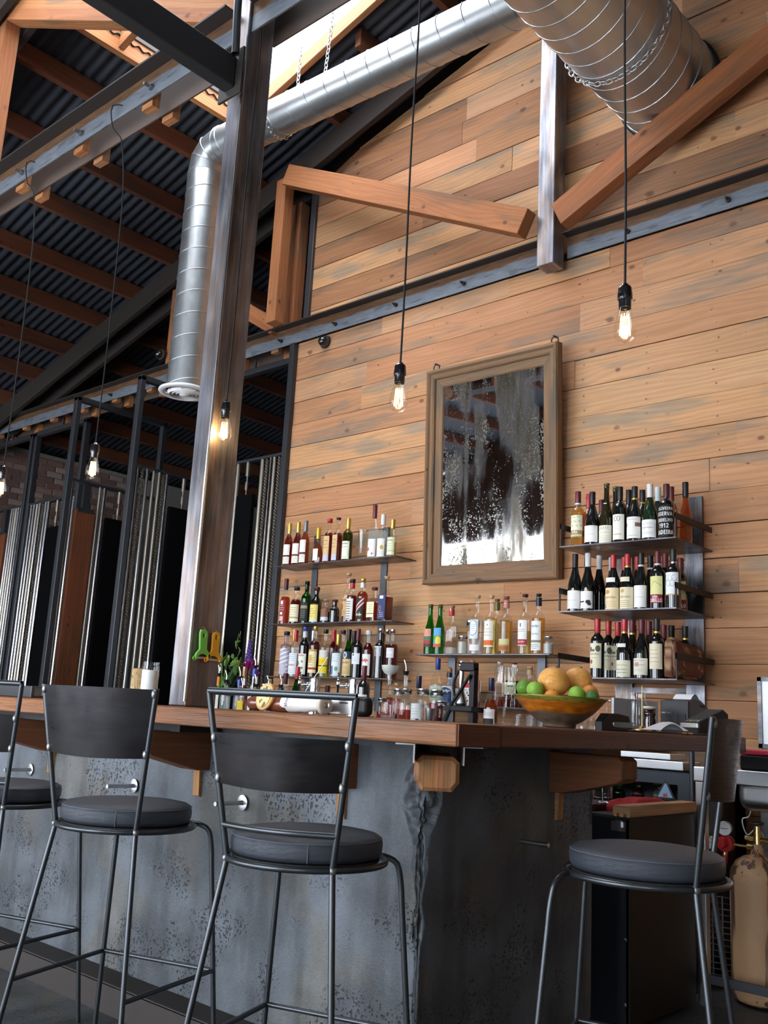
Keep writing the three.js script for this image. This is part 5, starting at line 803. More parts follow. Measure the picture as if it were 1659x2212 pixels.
// ================================================================ ON THE BAR
const BT = 1.0705;
{ // candle, cup, box at left
  const c = thing('candle_jar', 'tall glass candle jar of white wax left of the column', 'candle', [-3.02, BT, -2.105]);
  part('wax', lathe([[0.0001, 0.003], [0.0295, 0.003], [0.0295, 0.125], [0.0001, 0.125]], 28), std({ color: lin(0.82, 0.84, 0.82), roughness: 0.6 }), c);
  part('glass', lathe([[0.0001, 0], [0.031, 0], [0.032, 0.004], [0.032, 0.135], [0.0295, 0.142], [0.0295, 0.15], [0.031, 0.155], [0.029, 0.155]], 28), M.glass, c);
  const k = thing('carved_tumbler', 'carved tan tumbler beside the candle jar', 'cup', [-3.105, BT, -2.12]);
  const cg = new THREE.LatheGeometry([[0.0001, 0], [0.024, 0], [0.0265, 0.03], [0.031, 0.13], [0.029, 0.132], [0.026, 0.05], [0.0001, 0.02]].map((p) => new THREE.Vector2(...p)), 48);
  part('cup', cg, std({ color: lin(0.56, 0.40, 0.20), roughness: 0.55, bumpMap: re(woodBump, 1, 1), bumpScale: 0.004, map: re(texture(128, 128, (u, v) => { const n = Math.abs(Math.sin((fb(u, v, 6, 6, 3, 401) * 9 + v * 3) * 3.1)); const l = mix(0.55, 0.95, sstep(0.05, 0.35, n)); return [l, l * 0.97, l * 0.9]; }), 1, 1) }), k);
  const b = thing('steel_caddy', 'low brushed steel caddy at the left end of the bar', 'caddy', [-4.49, BT, -2.42]);
  part('tray', bb(-0.24, 0, -0.06, 0.16, 0.055, 0.06, 'x', 0.003), M.frameSteel, b); part('glass_insert', rbox(0.09, 0.052, 0.1, 0.21, 0.027, 0, 0.012), M.glass, b); part('wood_end', bb(-0.29, 0, -0.05, -0.245, 0.06, 0.05), M.timberLight, b);
}
{ // tap handles lying on the bar
  const h = thing('tap_handle', 'brown tap handle with oval yellow badge lying on the bar', 'tap handle', [-2.475, BT + 0.0265, -2.13], -0.06); h.scale.setScalar(0.86);
  const brown = phy({ color: lin(0.20, 0.055, 0.025), roughness: 0.3, clearcoat: 0.6 });
  part('shaft', lathe([[0.0001, 0], [0.022, 0.004], [0.026, 0.02], [0.0265, 0.04], [0.023, 0.055], [0.024, 0.09], [0.027, 0.12], [0.03, 0.2], [0.028, 0.24], [0.0001, 0.245]], 24).rotateZ(-Math.PI / 2), brown, h);
  const bs = new THREE.Shape(); bs.absellipse(0, 0, 0.054, 0.041, 0, 6.283); 
  const bd = part('badge', extr(bs, 0.008, 0.003, 24), std({ color: lin(0.72, 0.42, 0.12), roughness: 0.4 }), h); bd.position.set(0.135, 0.024, 0.031); bd.rotation.set(0, 0.0, 0.75);
  const bs2 = new THREE.Shape(); bs2.absellipse(0, 0, 0.045, 0.032, 0, 6.283); part('badge_face', extr(bs2, 0.002, 0, 24).translate(0, 0, 0.0115), std({ color: lin(0.80, 0.68, 0.34), roughness: 0.45, map: re(texture(64, 64, (u, v) => { const n = vn(u * 9, v * 9, 9, 9, 9), l = n > 0.62 ? 0.45 : 1; return [l, l, l * 0.9]; }), 8, 10) }), bd);
  const w = thing('tap_handle', 'white tap handle with flared end lying on the bar', 'tap handle', [-2.295, BT + 0.0295, -2.12], -0.05); w.scale.setScalar(0.84);
  const ws = part('handle_body', lathe([[0.0001, 0], [0.028, 0.0], [0.032, 0.004], [0.031, 0.08], [0.029, 0.1], [0.030, 0.12], [0.026, 0.15], [0.021, 0.185], [0.022, 0.205], [0.0001, 0.206]], 28).rotateZ(-Math.PI / 2), std({ color: lin(0.80, 0.79, 0.76), roughness: 0.45 }), w);
  part('flared_end', lathe([[0.018, 0.2], [0.026, 0.206], [0.0345, 0.214], [0.0345, 0.224], [0.03, 0.23], [0.014, 0.231], [0.0001, 0.226]], 28).rotateZ(-Math.PI / 2), std({ color: lin(0.66, 0.60, 0.5), roughness: 0.6 }), ws);
  part('ferrule', lathe([[0.0001, 0.225], [0.010, 0.231], [0.011, 0.234], [0.0001, 0.236]], 18).rotateZ(-Math.PI / 2), M.stainless, ws);
  const lc = document.createElement('canvas'); lc.width = 128; lc.height = 64; const l2 = lc.getContext('2d'); l2.fillStyle = '#f2f0ec'; l2.fillRect(0, 0, 128, 64); l2.fillStyle = '#1c2030'; l2.font = 'bold 44px serif'; l2.textAlign = 'center'; l2.fillText('Moon', 64, 46);
  const lt = new THREE.CanvasTexture(lc); lt.colorSpace = THREE.SRGBColorSpace;
  const lg = arcLabel(0.0318, -0.03, 0.004, 0.75, [0, 0, 1, 1]).rotateZ(Math.PI / 2); part('lettering', lg.rotateX(-0.3).translate(0.026, 0, 0.0), std({ map: lt, roughness: 0.5 }), ws);
  const d = thing('steel_divider', 'black strap and steel plate behind the white tap handle', 'plate', [-2.10, BT, -2.16]);
  part('plate', rbox(0.16, 0.045, 0.01, 0.0, 0.028, 0.0, 0.002), M.stainless, d); part('strap', rbox(0.07, 0.06, 0.04, 0.10, 0.031, 0.0, 0.018), M.black, d); part('slot', bb(0.01, 0.038, 0.0052, 0.045, 0.042, 0.0056), M.black, d);
}
{ // peelers hanging on the column
  const peeler = (col, x, y, z, label, tilt) => {
    const t = thing('vegetable_peeler', label, 'peeler', [x, y, z], Math.PI / 2, 'peelers hung on the column'); const m = std({ color: lin(...col), roughness: 0.35 });
    const s = new THREE.Shape(); s.moveTo(-0.017, 0.055); s.bezierCurveTo(-0.017, 0.078, 0.017, 0.078, 0.017, 0.055); s.lineTo(0.015, 0.0); s.bezierCurveTo(0.018, -0.012, 0.034, -0.012, 0.035, -0.035); s.lineTo(0.028, -0.038); s.bezierCurveTo(0.026, -0.022, 0.012, -0.018, 0, -0.018); s.bezierCurveTo(-0.012, -0.018, -0.026, -0.022, -0.028, -0.038); s.lineTo(-0.035, -0.035); s.bezierCurveTo(-0.034, -0.012, -0.018, -0.012, -0.015, 0); s.closePath();
    const h = new THREE.Path(); h.absellipse(0, 0.052, 0.007, 0.011, 0, 6.283); s.holes.push(h);
    const b = part('handle', extr(s, 0.007, 0.002, 12), m, t); b.rotation.z = tilt;
    part('blade', rbox(0.056, 0.008, 0.0015, 0, -0.034, 0.004, 0.0005), M.stainless, b); part('eye_gouge', new THREE.TorusGeometry(0.007, 0.0025, 6, 12).translate(-0.037, -0.036, 0.004), m, b);
    part('hook', new THREE.TorusGeometry(0.0115, 0.0014, 6, 18).translate(-0.006, 0.07, 0.002), M.chrome, t);
  };
  peeler([0.22, 0.62, 0.10], -2.972, 1.29, -2.295, 'green vegetable peeler hung on the column', 0.05); peeler([0.85, 0.42, 0.02], -2.972, 1.286, -2.352, 'yellow vegetable peeler hung on the column', -0.02);
}
{ // flowers in a glass behind the column
  const t = thing('flower_vase', 'vase of mixed flowers on the back counter behind the column', 'flowers', [-5.70, S.k, -4.61]); t.scale.setScalar(1.6);
  part('vase', lathe([[0.0001, 0.003], [0.03, 0], [0.032, 0.01], [0.036, 0.13], [0.034, 0.13], [0.03, 0.012], [0.0001, 0.008]], 24), M.glass, t);
  const gm = std({ color: lin(0.07, 0.17, 0.03), roughness: 0.7, side: THREE.DoubleSide }), gm2 = std({ color: lin(0.16, 0.30, 0.05), roughness: 0.7, side: THREE.DoubleSide });
  const stems = [], heads = [];
  for (let i = 0; i < 16; i++) { const a = rnd() * 6.28, r = rr(0.02, 0.085), h = rr(0.17, 0.30), e = V(Math.cos(a) * r * 0.6 + 0.03, h, Math.sin(a) * r - 0.01); stems.push(tube([V(Math.cos(a) * 0.012, 0.02, Math.sin(a) * 0.012), V(e.x * 0.4, h * 0.5, e.z * 0.4), e], 0.0022, 10, 5)); heads.push(e); }
  part('stems', merge(stems), gm, t);
  const leaf = (p, s, a, m) => { const g = new THREE.SphereGeometry(1, 8, 6); g.scale(s * 0.45, s, s * 0.12); const l = part('leaf', g, m, t); l.position.copy(p); l.rotation.set(rr(-1, 1), a, rr(-0.9, 0.9)); };
  for (let i = 0; i < 34; i++) leaf(V(rr(-0.03, 0.09), rr(0.1, 0.27), rr(-0.10, 0.05)), rr(0.016, 0.034), rnd() * 6, i % 3 ? gm : gm2);
  const bloom = (p, r, col, n, name) => { const gs = []; for (let i = 0; i < n; i++) { const g = new THREE.SphereGeometry(1, 6, 5); g.scale(0.10 * r, 0.55 * r, 0.22 * r); g.translate(0, 0.6 * r, 0); g.rotateX(rr(0.2, 1.5)); g.rotateY(i * 2.399); gs.push(g); } const m = part(name, merge(gs), std({ color: lin(...col), roughness: 0.7 }), t); m.position.copy(p); m.rotation.set(0.5, 0, -0.6); };
  bloom(V(0.05, 0.22, -0.035), 0.028, [0.62, 0.62, 0.06], 34, 'yellow_bloom'); bloom(V(0.07, 0.222, -0.105), 0.036, [0.34, 0.02, 0.20], 46, 'magenta_bloom'); bloom(V(0.075, 0.19, -0.135), 0.027, [0.30, 0.03, 0.2], 34, 'magenta_bloom');
  const spk = []; for (let i = 0; i < 46; i++) { const u = i / 46; spk.push(new THREE.SphereGeometry(0.007 * (1.2 - u * 0.7), 6, 5).translate(0.06 + Math.cos(i * 2.4) * 0.012 * (1 - u * 0.6), 0.25 + u * 0.10, -0.10 + Math.sin(i * 2.4) * 0.012 * (1 - u * 0.6))); } part('purple_spike', merge(spk), std({ color: lin(0.12, 0.07, 0.30), roughness: 0.7 }), t);
  for (let i = 0; i < 8; i++) leaf(V(0.03 + rr(-0.01, 0.015), 0.29 + i * 0.012, -0.05 + rr(-0.015, 0.015)), 0.014, rnd() * 6, gm2);
}
{ // fruit bowl
  const t = thing('fruit_bowl', 'glazed earthenware bowl on the bar end', 'bowl', [-1.683, BT + 0.001, -2.76]); t.rotation.z = -0.012;
  const glaze = texture(256, 128, (u, v) => {   // v: foot to rim. bare clay below, amber glaze above, green rim
    const n = fb(u, v, 12, 6, 4, 501), g = fb(u, v, 24, 10, 3, 511), e = v + (n - 0.5) * 0.22; let c = [0.46, 0.39, 0.32];
    if (e > 0.46) c = [0.66 + g * 0.14, 0.34 + g * 0.16, 0.08]; if (e > 0.68) c = [0.64 + g * 0.1, 0.33 + g * 0.10, 0.09]; if (e > 0.86) c = g > 0.5 ? [0.38, 0.40, 0.13] : [0.56, 0.52, 0.18]; return c.map((x) => x * (0.8 + 0.4 * g));
  });
  const pr = [[0.0001, 0.002], [0.05, 0], [0.054, 0.004], [0.053, 0.012], [0.07, 0.02], [0.105, 0.045], [0.13, 0.07], [0.14, 0.082], [0.152, 0.094], [0.153, 0.099], [0.147, 0.098], [0.125, 0.078], [0.09, 0.045], [0.0001, 0.022]];
  const bg = lathe(pr, 56), p = bg.attributes.position, uv = bg.attributes.uv; for (let i = 0; i < p.count; i++) uv.setY(i, clamp(p.getY(i) / 0.1));
  part('bowl', bg, phy({ map: glaze, roughness: 0.35, clearcoat: 0.7, clearcoatRoughness: 0.15 }), t);
  const skin = (c, r) => phy({ color: lin(...c), roughness: r, bumpMap: re(concreteBump, 6, 6), bumpScale: 0.0012, clearcoat: 0.3, clearcoatRoughness: 0.3 });
  const gf = skin([0.88, 0.42, 0.08], 0.42), lm = skin([0.13, 0.34, 0.025], 0.4), lm2 = skin([0.26, 0.52, 0.04], 0.4), lmd = skin([0.05, 0.17, 0.02], 0.45), or = skin([0.85, 0.30, 0.02], 0.45), le = skin([0.85, 0.55, 0.05], 0.45);
  const fruit = (name, lab, x, y, z, r, m, sy = 1) => { const f = thing(name, lab, name.replace('_', ' '), [x, y, z]); part('flesh', new THREE.SphereGeometry(r, 32, 22).scale(1, sy, 1), m, f); part('stem_end', new THREE.SphereGeometry(r * 0.1, 8, 6).translate(r * 0.3, r * 0.93 * sy, r * 0.15), std({ color: lin(0.10, 0.12, 0.04), roughness: 0.8 }), f); };
  fruit('grapefruit', 'large grapefruit in front at the top of the bowl', -1.697, 1.215, -2.745, 0.052, gf, 0.97);
  fruit('grapefruit', 'second grapefruit behind the large one', -1.665, 1.225, -2.845, 0.048, gf, 0.97);
  fruit('lime', 'dark green lime at the left edge of the bowl', -1.80, 1.194, -2.73, 0.027, lm); fruit('lime', 'mid green lime below the large grapefruit', -1.722, 1.186, -2.675, 0.028, lm2);
  fruit('lime', 'bright green lime right of the grapefruits', -1.602, 1.177, -2.73, 0.027, lm2); fruit('lime', 'darkest lime at the right edge of the bowl', -1.562, 1.170, -2.755, 0.024, lmd); fruit('lime', 'small lime half hidden behind the left lime', -1.79, 1.19, -2.80, 0.022, lm2);
  fruit('orange', 'small orange showing under the large grapefruit', -1.662, 1.163, -2.68, 0.026, or); fruit('orange', 'small orange behind the right limes', -1.60, 1.185, -2.81, 0.027, or); fruit('lemon', 'lemon between the left limes', -1.765, 1.175, -2.765, 0.022, le, 0.9);
}
// glasses
const wineP = [[0.0001, 0.002], [0.034, 0.0], [0.034, 0.003], [0.006, 0.008], [0.0045, 0.03], [0.0045, 0.07], [0.008, 0.08], [0.03, 0.105], [0.037, 0.135], [0.035, 0.165], [0.031, 0.19], [0.0295, 0.19], [0.034, 0.16], [0.0355, 0.135], [0.028, 0.108], [0.0001, 0.083]], tumP = [[0.0001, 0.0], [0.03, 0.0], [0.032, 0.004], [0.036, 0.1], [0.0345, 0.1], [0.031, 0.012], [0.0001, 0.01]];
function glassware(name, pr, x, y, z, label, flip) { const t = thing(name, label, 'glass', [x, y, z], 0, 'glassware behind the fruit bowl'); const g = lathe(pr, 24); if (flip) { g.scale(1, -1, 1); g.translate(0, flip, 0); const ix = g.index; for (let i = 0; i < ix.count; i += 3) { const a = ix.getX(i); ix.setX(i, ix.getX(i + 2)); ix.setX(i + 2, a); } g.computeVertexNormals(); } part('glass', g, M.glass, t); }
glassware('wine_glass', wineP, -1.85, BT, -2.69, 'wine glass left of the fruit bowl');
for (let i = 0; i < 6; i++) glassware('tumbler', tumP, -2.90 + (i % 3) * 0.085, S.k, -4.36 - Math.floor(i / 3) * 0.1, ORD[i % 3] + ' clear tumbler from left, ' + (i < 3 ? 'front' : 'back') + ' row behind the fruit bowl', 0.1);
for (let i = 0; i < 8; i++) glassware('wine_glass', wineP, -2.62 + (i % 4) * 0.08, S.k, -4.40 - Math.floor(i / 4) * 0.09, ORD[i % 4] + ' upside-down stem glass from left, ' + (i < 4 ? 'front' : 'back') + ' row right of the fruit bowl', 0.19);
solo('glass_shelf_counter', bb(-2.76, S.k - 0.03, -4.88, -2.3, S.k, -4.28, 'x', 0.003), M.stainless, 'steel counter end under the upside-down glasses', 'counter');
// taps
for (const [x, lab] of [[-4.52, 'chrome beer tap nearer the column'], [-4.17, 'chrome beer tap nearer the mirror']]) {
  const t = thing('beer_tap', lab, 'tap', [x, S.k, -4.42], 0, 'beer taps on the back counter');
  part('tower', lathe([[0.0001, 0], [0.05, 0], [0.05, 0.01], [0.037, 0.014], [0.037, 0.262], [0.034, 0.268], [0.0001, 0.27]], 28), M.chrome, t);
  part('shank', merge([rod(V(-0.03, 0.225, 0.01), V(-0.09, 0.225, 0.03), 0.012), new THREE.SphereGeometry(0.018, 14, 10).translate(-0.05, 0.225, 0.017)]), M.chrome, t);
  const f = part('faucet', lathe([[0.0001, -0.06], [0.007, -0.06], [0.008, -0.03], [0.013, -0.01], [0.013, 0.012], [0.009, 0.02], [0.007, 0.03], [0.011, 0.034], [0.011, 0.042], [0.006, 0.048], [0.006, 0.07], [0.0001, 0.07]], 16).translate(-0.105, 0.235, 0.035), M.chrome, t);
}
solo('bar_spoon', rod(V(-4.52, S.k + 0.18, -4.34), V(-4.40, S.k + 0.40, -4.40), 0.003, 8), M.stainless, 'long bar spoon leaning against the beer tap', 'spoon');
{ // citrus press
  const t = thing('citrus_press', 'black lever citrus press on the back counter', 'juicer', [-3.28, S.k, -4.345]);
  part('base', bb(-0.07, 0.1, -0.06, 0.12, 0.13, 0.06, 'x', 0.006), M.black, t); part('stand', merge([bb(-0.05, 0, -0.05, 0.1, 0.012, 0.05), bb(0.07, 0, -0.02, 0.1, 0.34, 0.02)]), M.black, t);
  part('rack_bar', lathe([[0.0001, 0.16], [0.016, 0.16], [0.016, 0.345], [0.024, 0.346], [0.024, 0.375], [0.0001, 0.378]], 20), M.chrome, t); part('cone', lathe([[0.0001, 0.12], [0.03, 0.13], [0.036, 0.15], [0.02, 0.2], [0.012, 0.24], [0.0001, 0.25]], 24), M.stainless, t);
  part('lever_arm', tube([V(0.08, 0.30, 0.03), V(0.03, 0.22, 0.04), V(-0.04, 0.12, 0.05)], 0.009, 20, 8), M.black, t); part('grip', rod(V(-0.03, 0.13, 0.05), V(-0.075, 0.03, 0.055), 0.015, 14), M.blackMatte, t); part('yoke', tube([V(-0.02, 0.33, 0.0), V(-0.045, 0.26, 0.01), V(-0.03, 0.19, 0.02), V(0, 0.17, 0.02)], 0.008, 20, 8), M.black, t); part('head', bb(0.0, 0.32, -0.025, 0.1, 0.37, 0.025, 'x', 0.008), M.black, t);
  const sh = thing('shaker_tin', 'tall chrome shaker tin right of the citrus press', 'shaker', [-3.30, S.k, -4.50]); part('tin', lathe([[0.0001, 0], [0.027, 0], [0.036, 0.28], [0.034, 0.28], [0.0001, 0.02]], 24), M.chrome, sh);
  const cu = thing('jigger_cup', 'small steel cup in front of the short jar', 'cup', [-3.475, S.k, -4.32]); part('cup', lathe([[0.0001, 0], [0.02, 0], [0.03, 0.11], [0.028, 0.11], [0.0001, 0.01]], 24), M.stainless, cu);
}
// ================================================================ TILL END OF THE BAR
{
  const s = thing('stapler', 'black stapler on the bar end', 'stapler', [-1.53, BT, -2.825], Math.PI / 2 - 0.1); s.scale.setScalar(0.82);
  const ss = new THREE.Shape(); ss.moveTo(-0.085, 0.0); ss.lineTo(-0.06, -0.0); ss.lineTo(0.09, 0.0); ss.lineTo(0.09, 0.008); ss.lineTo(-0.01, 0.012); ss.lineTo(-0.02, 0.03); ss.lineTo(0.0, 0.036); ss.lineTo(0.098, 0.036); ss.lineTo(0.09, 0.055); ss.lineTo(0.02, 0.062); ss.lineTo(-0.05, 0.06); ss.lineTo(-0.085, 0.03); ss.closePath();
  part('body', extr(ss, 0.03, 0.003).translate(0, 0.0015, -0.015), M.black, s);
  const f = thing('bill_folder', 'open black bill folder with receipts on the bar end', 'folder', [-1.535, BT, -3.25], Math.PI / 2);
  part('cover', bb(-0.30, 0, -0.05, 0.30, 0.006, 0.05, 'x', 0.002), M.black, f); for (const x of [-0.02, 0.03]) part('clip', bb(x, 0.002, 0.05, x + 0.035, 0.007, 0.056), M.brass, f);
  const sheetG = (w, d, k) => { const g = new THREE.PlaneGeometry(w, d, 16, 8).rotateX(-Math.PI / 2), p = g.attributes.position; for (let i = 0; i < p.count; i++) { const x = p.getX(i) / w, z = p.getZ(i) / d; p.setY(i, 0.010 + Math.max(0, 0.03 * Math.sin((x + 0.5) * Math.PI) * (0.6 + 0.5 * Math.sin(k + z * 3)) - 0.004)); } g.computeVertexNormals(); return g; };
  const r1 = thing('receipt', 'crumpled white receipt at left of the bill folder', 'receipt', [-1.54, BT, -3.20], Math.PI / 2); part('paper', sheetG(0.2, 0.08, 1), M.paper, r1);
  const r2 = thing('receipt', 'crumpled white receipt at right of the bill folder', 'receipt', [-1.55, BT + 0.002, -3.34], Math.PI / 2 + 0.3); part('paper', sheetG(0.15, 0.08, 2.6), M.paper, r2);
  const sp = thing('receipt_spike', 'brass receipt spike beside the till printer', 'spike', [-1.705, BT, -3.38]); part('base', lathe([[0.0001, 0], [0.04, 0], [0.038, 0.008], [0.014, 0.014], [0.012, 0.02], [0.0001, 0.022]], 24), M.brass, sp); part('spike', new THREE.CylinderGeometry(0.0008, 0.0025, 0.15, 8).translate(0, 0.095, 0), M.brass, sp);
  const dk = thing('bell_tray', 'black tray under the receipt spike', 'tray', [-1.74, BT, -3.43]); part('tray', bb(-0.06, 0, -0.07, 0.06, 0.0, 0.07).translate(0, 0, 0), M.black, dk); dk.children[0].geometry = rbox(0.07, 0.012, 0.14, -0.06, 0.006, 0, 0.003);
  const g = thing('grey_panel', 'grey sheet metal screen behind the receipt spike', 'panel', [-1.87, BT, -3.65]); part('sheet', bb(-0.006, 0, -0.19, 0.006, 0.125, 0.19, 'z', 0.002), std({ color: lin(0.34, 0.35, 0.36), roughness: 0.45, metalness: 0.4 }), g);
  const j = thing('glass_jar', 'slim dark jar with cream lid beside the till printer', 'jar', [-1.735, BT, -3.50], 0); part('glass', lathe([[0.0001, 0], [0.022, 0], [0.023, 0.004], [0.023, 0.045], [0.019, 0.055], [0.023, 0.066], [0.022, 0.085], [0.0001, 0.085]], 20), phy({ color: lin(0.03, 0.008, 0.01), roughness: 0.08, clearcoat: 1 }), j); part('lid', lathe([[0.0001, 0.086], [0.024, 0.086], [0.024, 0.097], [0.0001, 0.098]], 20), M.cream, j);
  const j2 = thing('glass_jar', 'wide open clear jar behind the till printer', 'jar', [-1.83, BT, -3.58], 0); part('glass', lathe([[0.0001, 0.002], [0.042, 0], [0.044, 0.01], [0.044, 0.10], [0.036, 0.118], [0.036, 0.14], [0.038, 0.15], [0.035, 0.15], [0.034, 0.12], [0.042, 0.1], [0.041, 0.012], [0.0001, 0.01]], 28), M.glass, j2);
  const p = thing('receipt_printer', 'black till printer with a curl of white paper', 'printer', [-1.678, BT, -3.685]);
  part('housing', extr(poly([[-0.085, 0], [0.085, 0], [0.085, 0.12], [0.03, 0.128], [-0.02, 0.128], [-0.085, 0.105]]), 0.11, 0.004).rotateY(Math.PI / 2).translate(-0.055, 0.001, 0), std({ color: lin(0.014, 0.015, 0.017), roughness: 0.5 }), p);
  p.children[0].geometry.rotateY(Math.PI); part('paper_slot', bb(0.01, 0.02, 0.087, 0.045, 0.075, 0.092), M.black, p); part('button', new THREE.SphereGeometry(0.005, 8, 6).translate(0.06, 0.11, -0.02), M.blackGloss, p); part('button', new THREE.SphereGeometry(0.005, 8, 6).translate(0.06, 0.11, -0.045), M.blackGloss, p);
  const pc = new THREE.PlaneGeometry(0.075, 0.11, 6, 12).rotateX(-Math.PI / 2), pp = pc.attributes.position; for (let i = 0; i < pp.count; i++) { const u = pp.getZ(i) / 0.11; pp.setY(i, 0.135 + 0.02 * Math.sin((u + 0.5) * 4.5)); } pc.computeVertexNormals(); part('paper', pc, M.paper, p);
  const lc = document.createElement('canvas'); lc.width = 128; lc.height = 32; const l2 = lc.getContext('2d'); l2.fillStyle = '#383a3c'; l2.fillRect(0, 0, 128, 32); l2.fillStyle = '#e8e8e8'; l2.font = 'italic bold 24px sans-serif'; l2.fillText('star', 4, 23); l2.fillRect(62, 16, 46, 3); const lt = new THREE.CanvasTexture(lc); lt.colorSpace = THREE.SRGBColorSpace;
  part('lettering', new THREE.PlaneGeometry(0.045, 0.011).translate(-0.032, 0.078, 0.0905), std({ map: lt, roughness: 0.5 }), p);
  const c = thing('card_terminal', 'grey and black card terminal with coloured keys', 'terminal', [-1.545, BT + 0.0025, -3.57], -0.3);
  part('body', extr(poly([[-0.08, 0], [0.08, 0], [0.08, 0.075], [0.055, 0.09], [-0.08, 0.038]]), 0.075, 0.003).rotateY(Math.PI / 2).translate(-0.037, 0.002, 0), M.blackMatte, c);
    part('trim', rbox(0.083, 0.018, 0.01, 0, 0.03, 0.084, 0.003), M.stainless, c);
  const keys = [['#', [0.5, 0.1, 0.08]], ['#', [0.6, 0.45, 0.06]], ['#', [0.1, 0.4, 0.15]], ['#', [0.45, 0.5, 0.5]]]; for (let i = 0; i < 4; i++) for (let k = 0; k < 4; k++) { const m = part('key', rbox(0.013, 0.005, 0.01, 0, 0, 0, 0.001), std({ color: lin(...(i === 0 ? keys[k][1] : [0.4, 0.43, 0.44])), roughness: 0.5 }), c); m.position.set(-0.025 + k * 0.0165, 0.046 + i * 0.0055, 0.066 - i * 0.0145); m.rotation.x = 0.36; }
  const d = thing('drawer_tray', 'dark tray under the card terminal', 'tray', [-1.55, BT, -3.56]); part('tray', bb(-0.06, -0.0, -0.08, 0.06, 0.0022, 0.09), M.blackMatte, d);
}
// ================================================================ RIGHT: BELOW AND BEYOND THE BAR END
{
  const cab = thing('steel_cabinet', 'dark steel cabinet beyond the bar end', 'cabinet', [0, 0, 0]);
  part('front_panel', bb(-2.4, 0.02, -3.46, -1.79, 0.745, -3.44), std({ color: lin(0.016, 0.019, 0.026), roughness: 0.4, metalness: 0.4 }), cab);
  part('side_panel', bb(-1.80, 0.02, -4.0, -1.785, 0.745, -3.44), std({ color: lin(0.022, 0.019, 0.014), roughness: 0.5, metalness: 0.4 }), cab);
  part('top_panel', bb(-2.4, 0.745, -4.0, -1.785, 0.755, -3.44), M.blackMatte, cab); part('core', bb(-2.39, 0.02, -3.99, -1.81, 0.74, -3.47), M.blackBoard, cab);
  for (const y of [0.1, 0.32, 0.54]) part('rivet', new THREE.SphereGeometry(0.008, 8, 6).translate(-1.80, y, -3.437), M.frameSteel, cab);
  part('bent_corner', merge([bb(-1.86, 0.70, -3.437, -1.80, 0.735, -3.434), bb(-1.84, 0.715, -3.435, -1.815, 0.74, -3.425)]), M.stainless, cab);
  const ws = thing('wood_moulding', 'pale grooved wooden moulding lying on the cabinet', 'moulding', [-1.805, 0.7555, -3.70]);
  part('strip', uvm(extr(poly([[-0.035, 0.012], [-0.03, 0.0], [-0.02, 0.0], [-0.02, 0.012], [-0.008, 0.012], [-0.008, 0], [0.008, 0], [0.008, 0.012], [0.02, 0.012], [0.02, 0], [0.032, 0], [0.035, 0.006], [0.035, 0.04], [-0.03, 0.04], [-0.035, 0.034]]), 0.58).translate(0, 0, -0.29), 'z'), woodTone(lin(1.2, 1.15, 1.0)), ws);
  const cl = thing('red_cloth', 'folded red bar towel on the cabinet', 'towel', [-1.925, 0.7555, -3.78]); 
  const cg = new THREE.SphereGeometry(1, 40, 24); const p = cg.attributes.position; for (let i = 0; i < p.count; i++) { const v = V(p.getX(i), p.getY(i), p.getZ(i)), n = fb((v.x + 1) * 0.22, (v.z + 1) * 0.22, 12, 12, 3, 601); const f = (q) => Math.sign(q) * Math.pow(Math.abs(q), 0.6); p.setXYZ(i, f(v.x) * 0.075, v.y < 0 ? 0.0 : 0.035 * Math.pow(v.y, 0.5) * (0.6 + n * 1.1), f(v.z) * 0.2); } cg.computeVertexNormals();
  part('cloth', cg, std({ color: lin(0.34, 0.012, 0.018), roughness: 0.9 }), cl);
  const tl = thing('dark_tray', 'low dark red tray on the cabinet behind the bar end', 'tray', [-2.06, 0.7555, -3.6]); part('tray', bb(-0.2, 0, -0.1, 0.09, 0.028, 0.1, 'x', 0.004), std({ color: lin(0.035, 0.01, 0.012), roughness: 0.5 }), tl);
  const gt = thing('tumbler', 'rocks glass on the dark red tray', 'glass', [-1.99, 0.784, -3.6]); part('glass', lathe([[0.0001, 0.008], [0.036, 0], [0.04, 0.006], [0.041, 0.085], [0.039, 0.085], [0.037, 0.02], [0.0001, 0.016]], 28), M.glass, gt);
  // fridge
  const fr = thing('bottle_fridge', 'black glass-door bottle fridge under the back counter', 'fridge', [0, 0, 0]);
  const fm = std({ color: lin(0.02, 0.022, 0.025), roughness: 0.35, metalness: 0.3 });
  part('cabinet', merge([bb(-2.75, 0.02, -4.85, -1.9, 0.90, -4.72), bb(-2.75, 0.02, -4.85, -2.70, 0.9, -4.32), bb(-1.95, 0.02, -4.85, -1.9, 0.9, -4.32), bb(-2.75, 0.86, -4.85, -1.9, 0.9, -4.32), bb(-2.75, 0.02, -4.85, -1.9, 0.1, -4.32)]), fm, fr);
  part('door_frame', merge([bb(-2.75, 0.1, -4.31, -1.9, 0.16, -4.28), bb(-2.75, 0.84, -4.31, -1.9, 0.90, -4.28), bb(-2.75, 0.16, -4.31, -2.67, 0.84, -4.28), bb(-1.985, 0.16, -4.31, -1.9, 0.84, -4.28)]), std({ color: lin(0.05, 0.058, 0.07), roughness: 0.35, metalness: 0.5 }), fr);
  part('door_glass', new THREE.PlaneGeometry(0.69, 0.68).translate(-2.327, 0.5, -4.295), M.glass, fr);
  part('shelf', bb(-2.69, 0.70, -4.7, -1.96, 0.705, -4.34), M.frameSteel, fr);
  const tri = part('sticker', extr(poly([[-0.048, 0], [0.048, 0], [0.008, 0.082], [0.004, 0.07], [-0.002, 0.085]]), 0.001), std({ color: lin(0.02, 0.02, 0.025), roughness: 0.5 }), fr); tri.position.set(-2.045, 0.775, -4.2795);
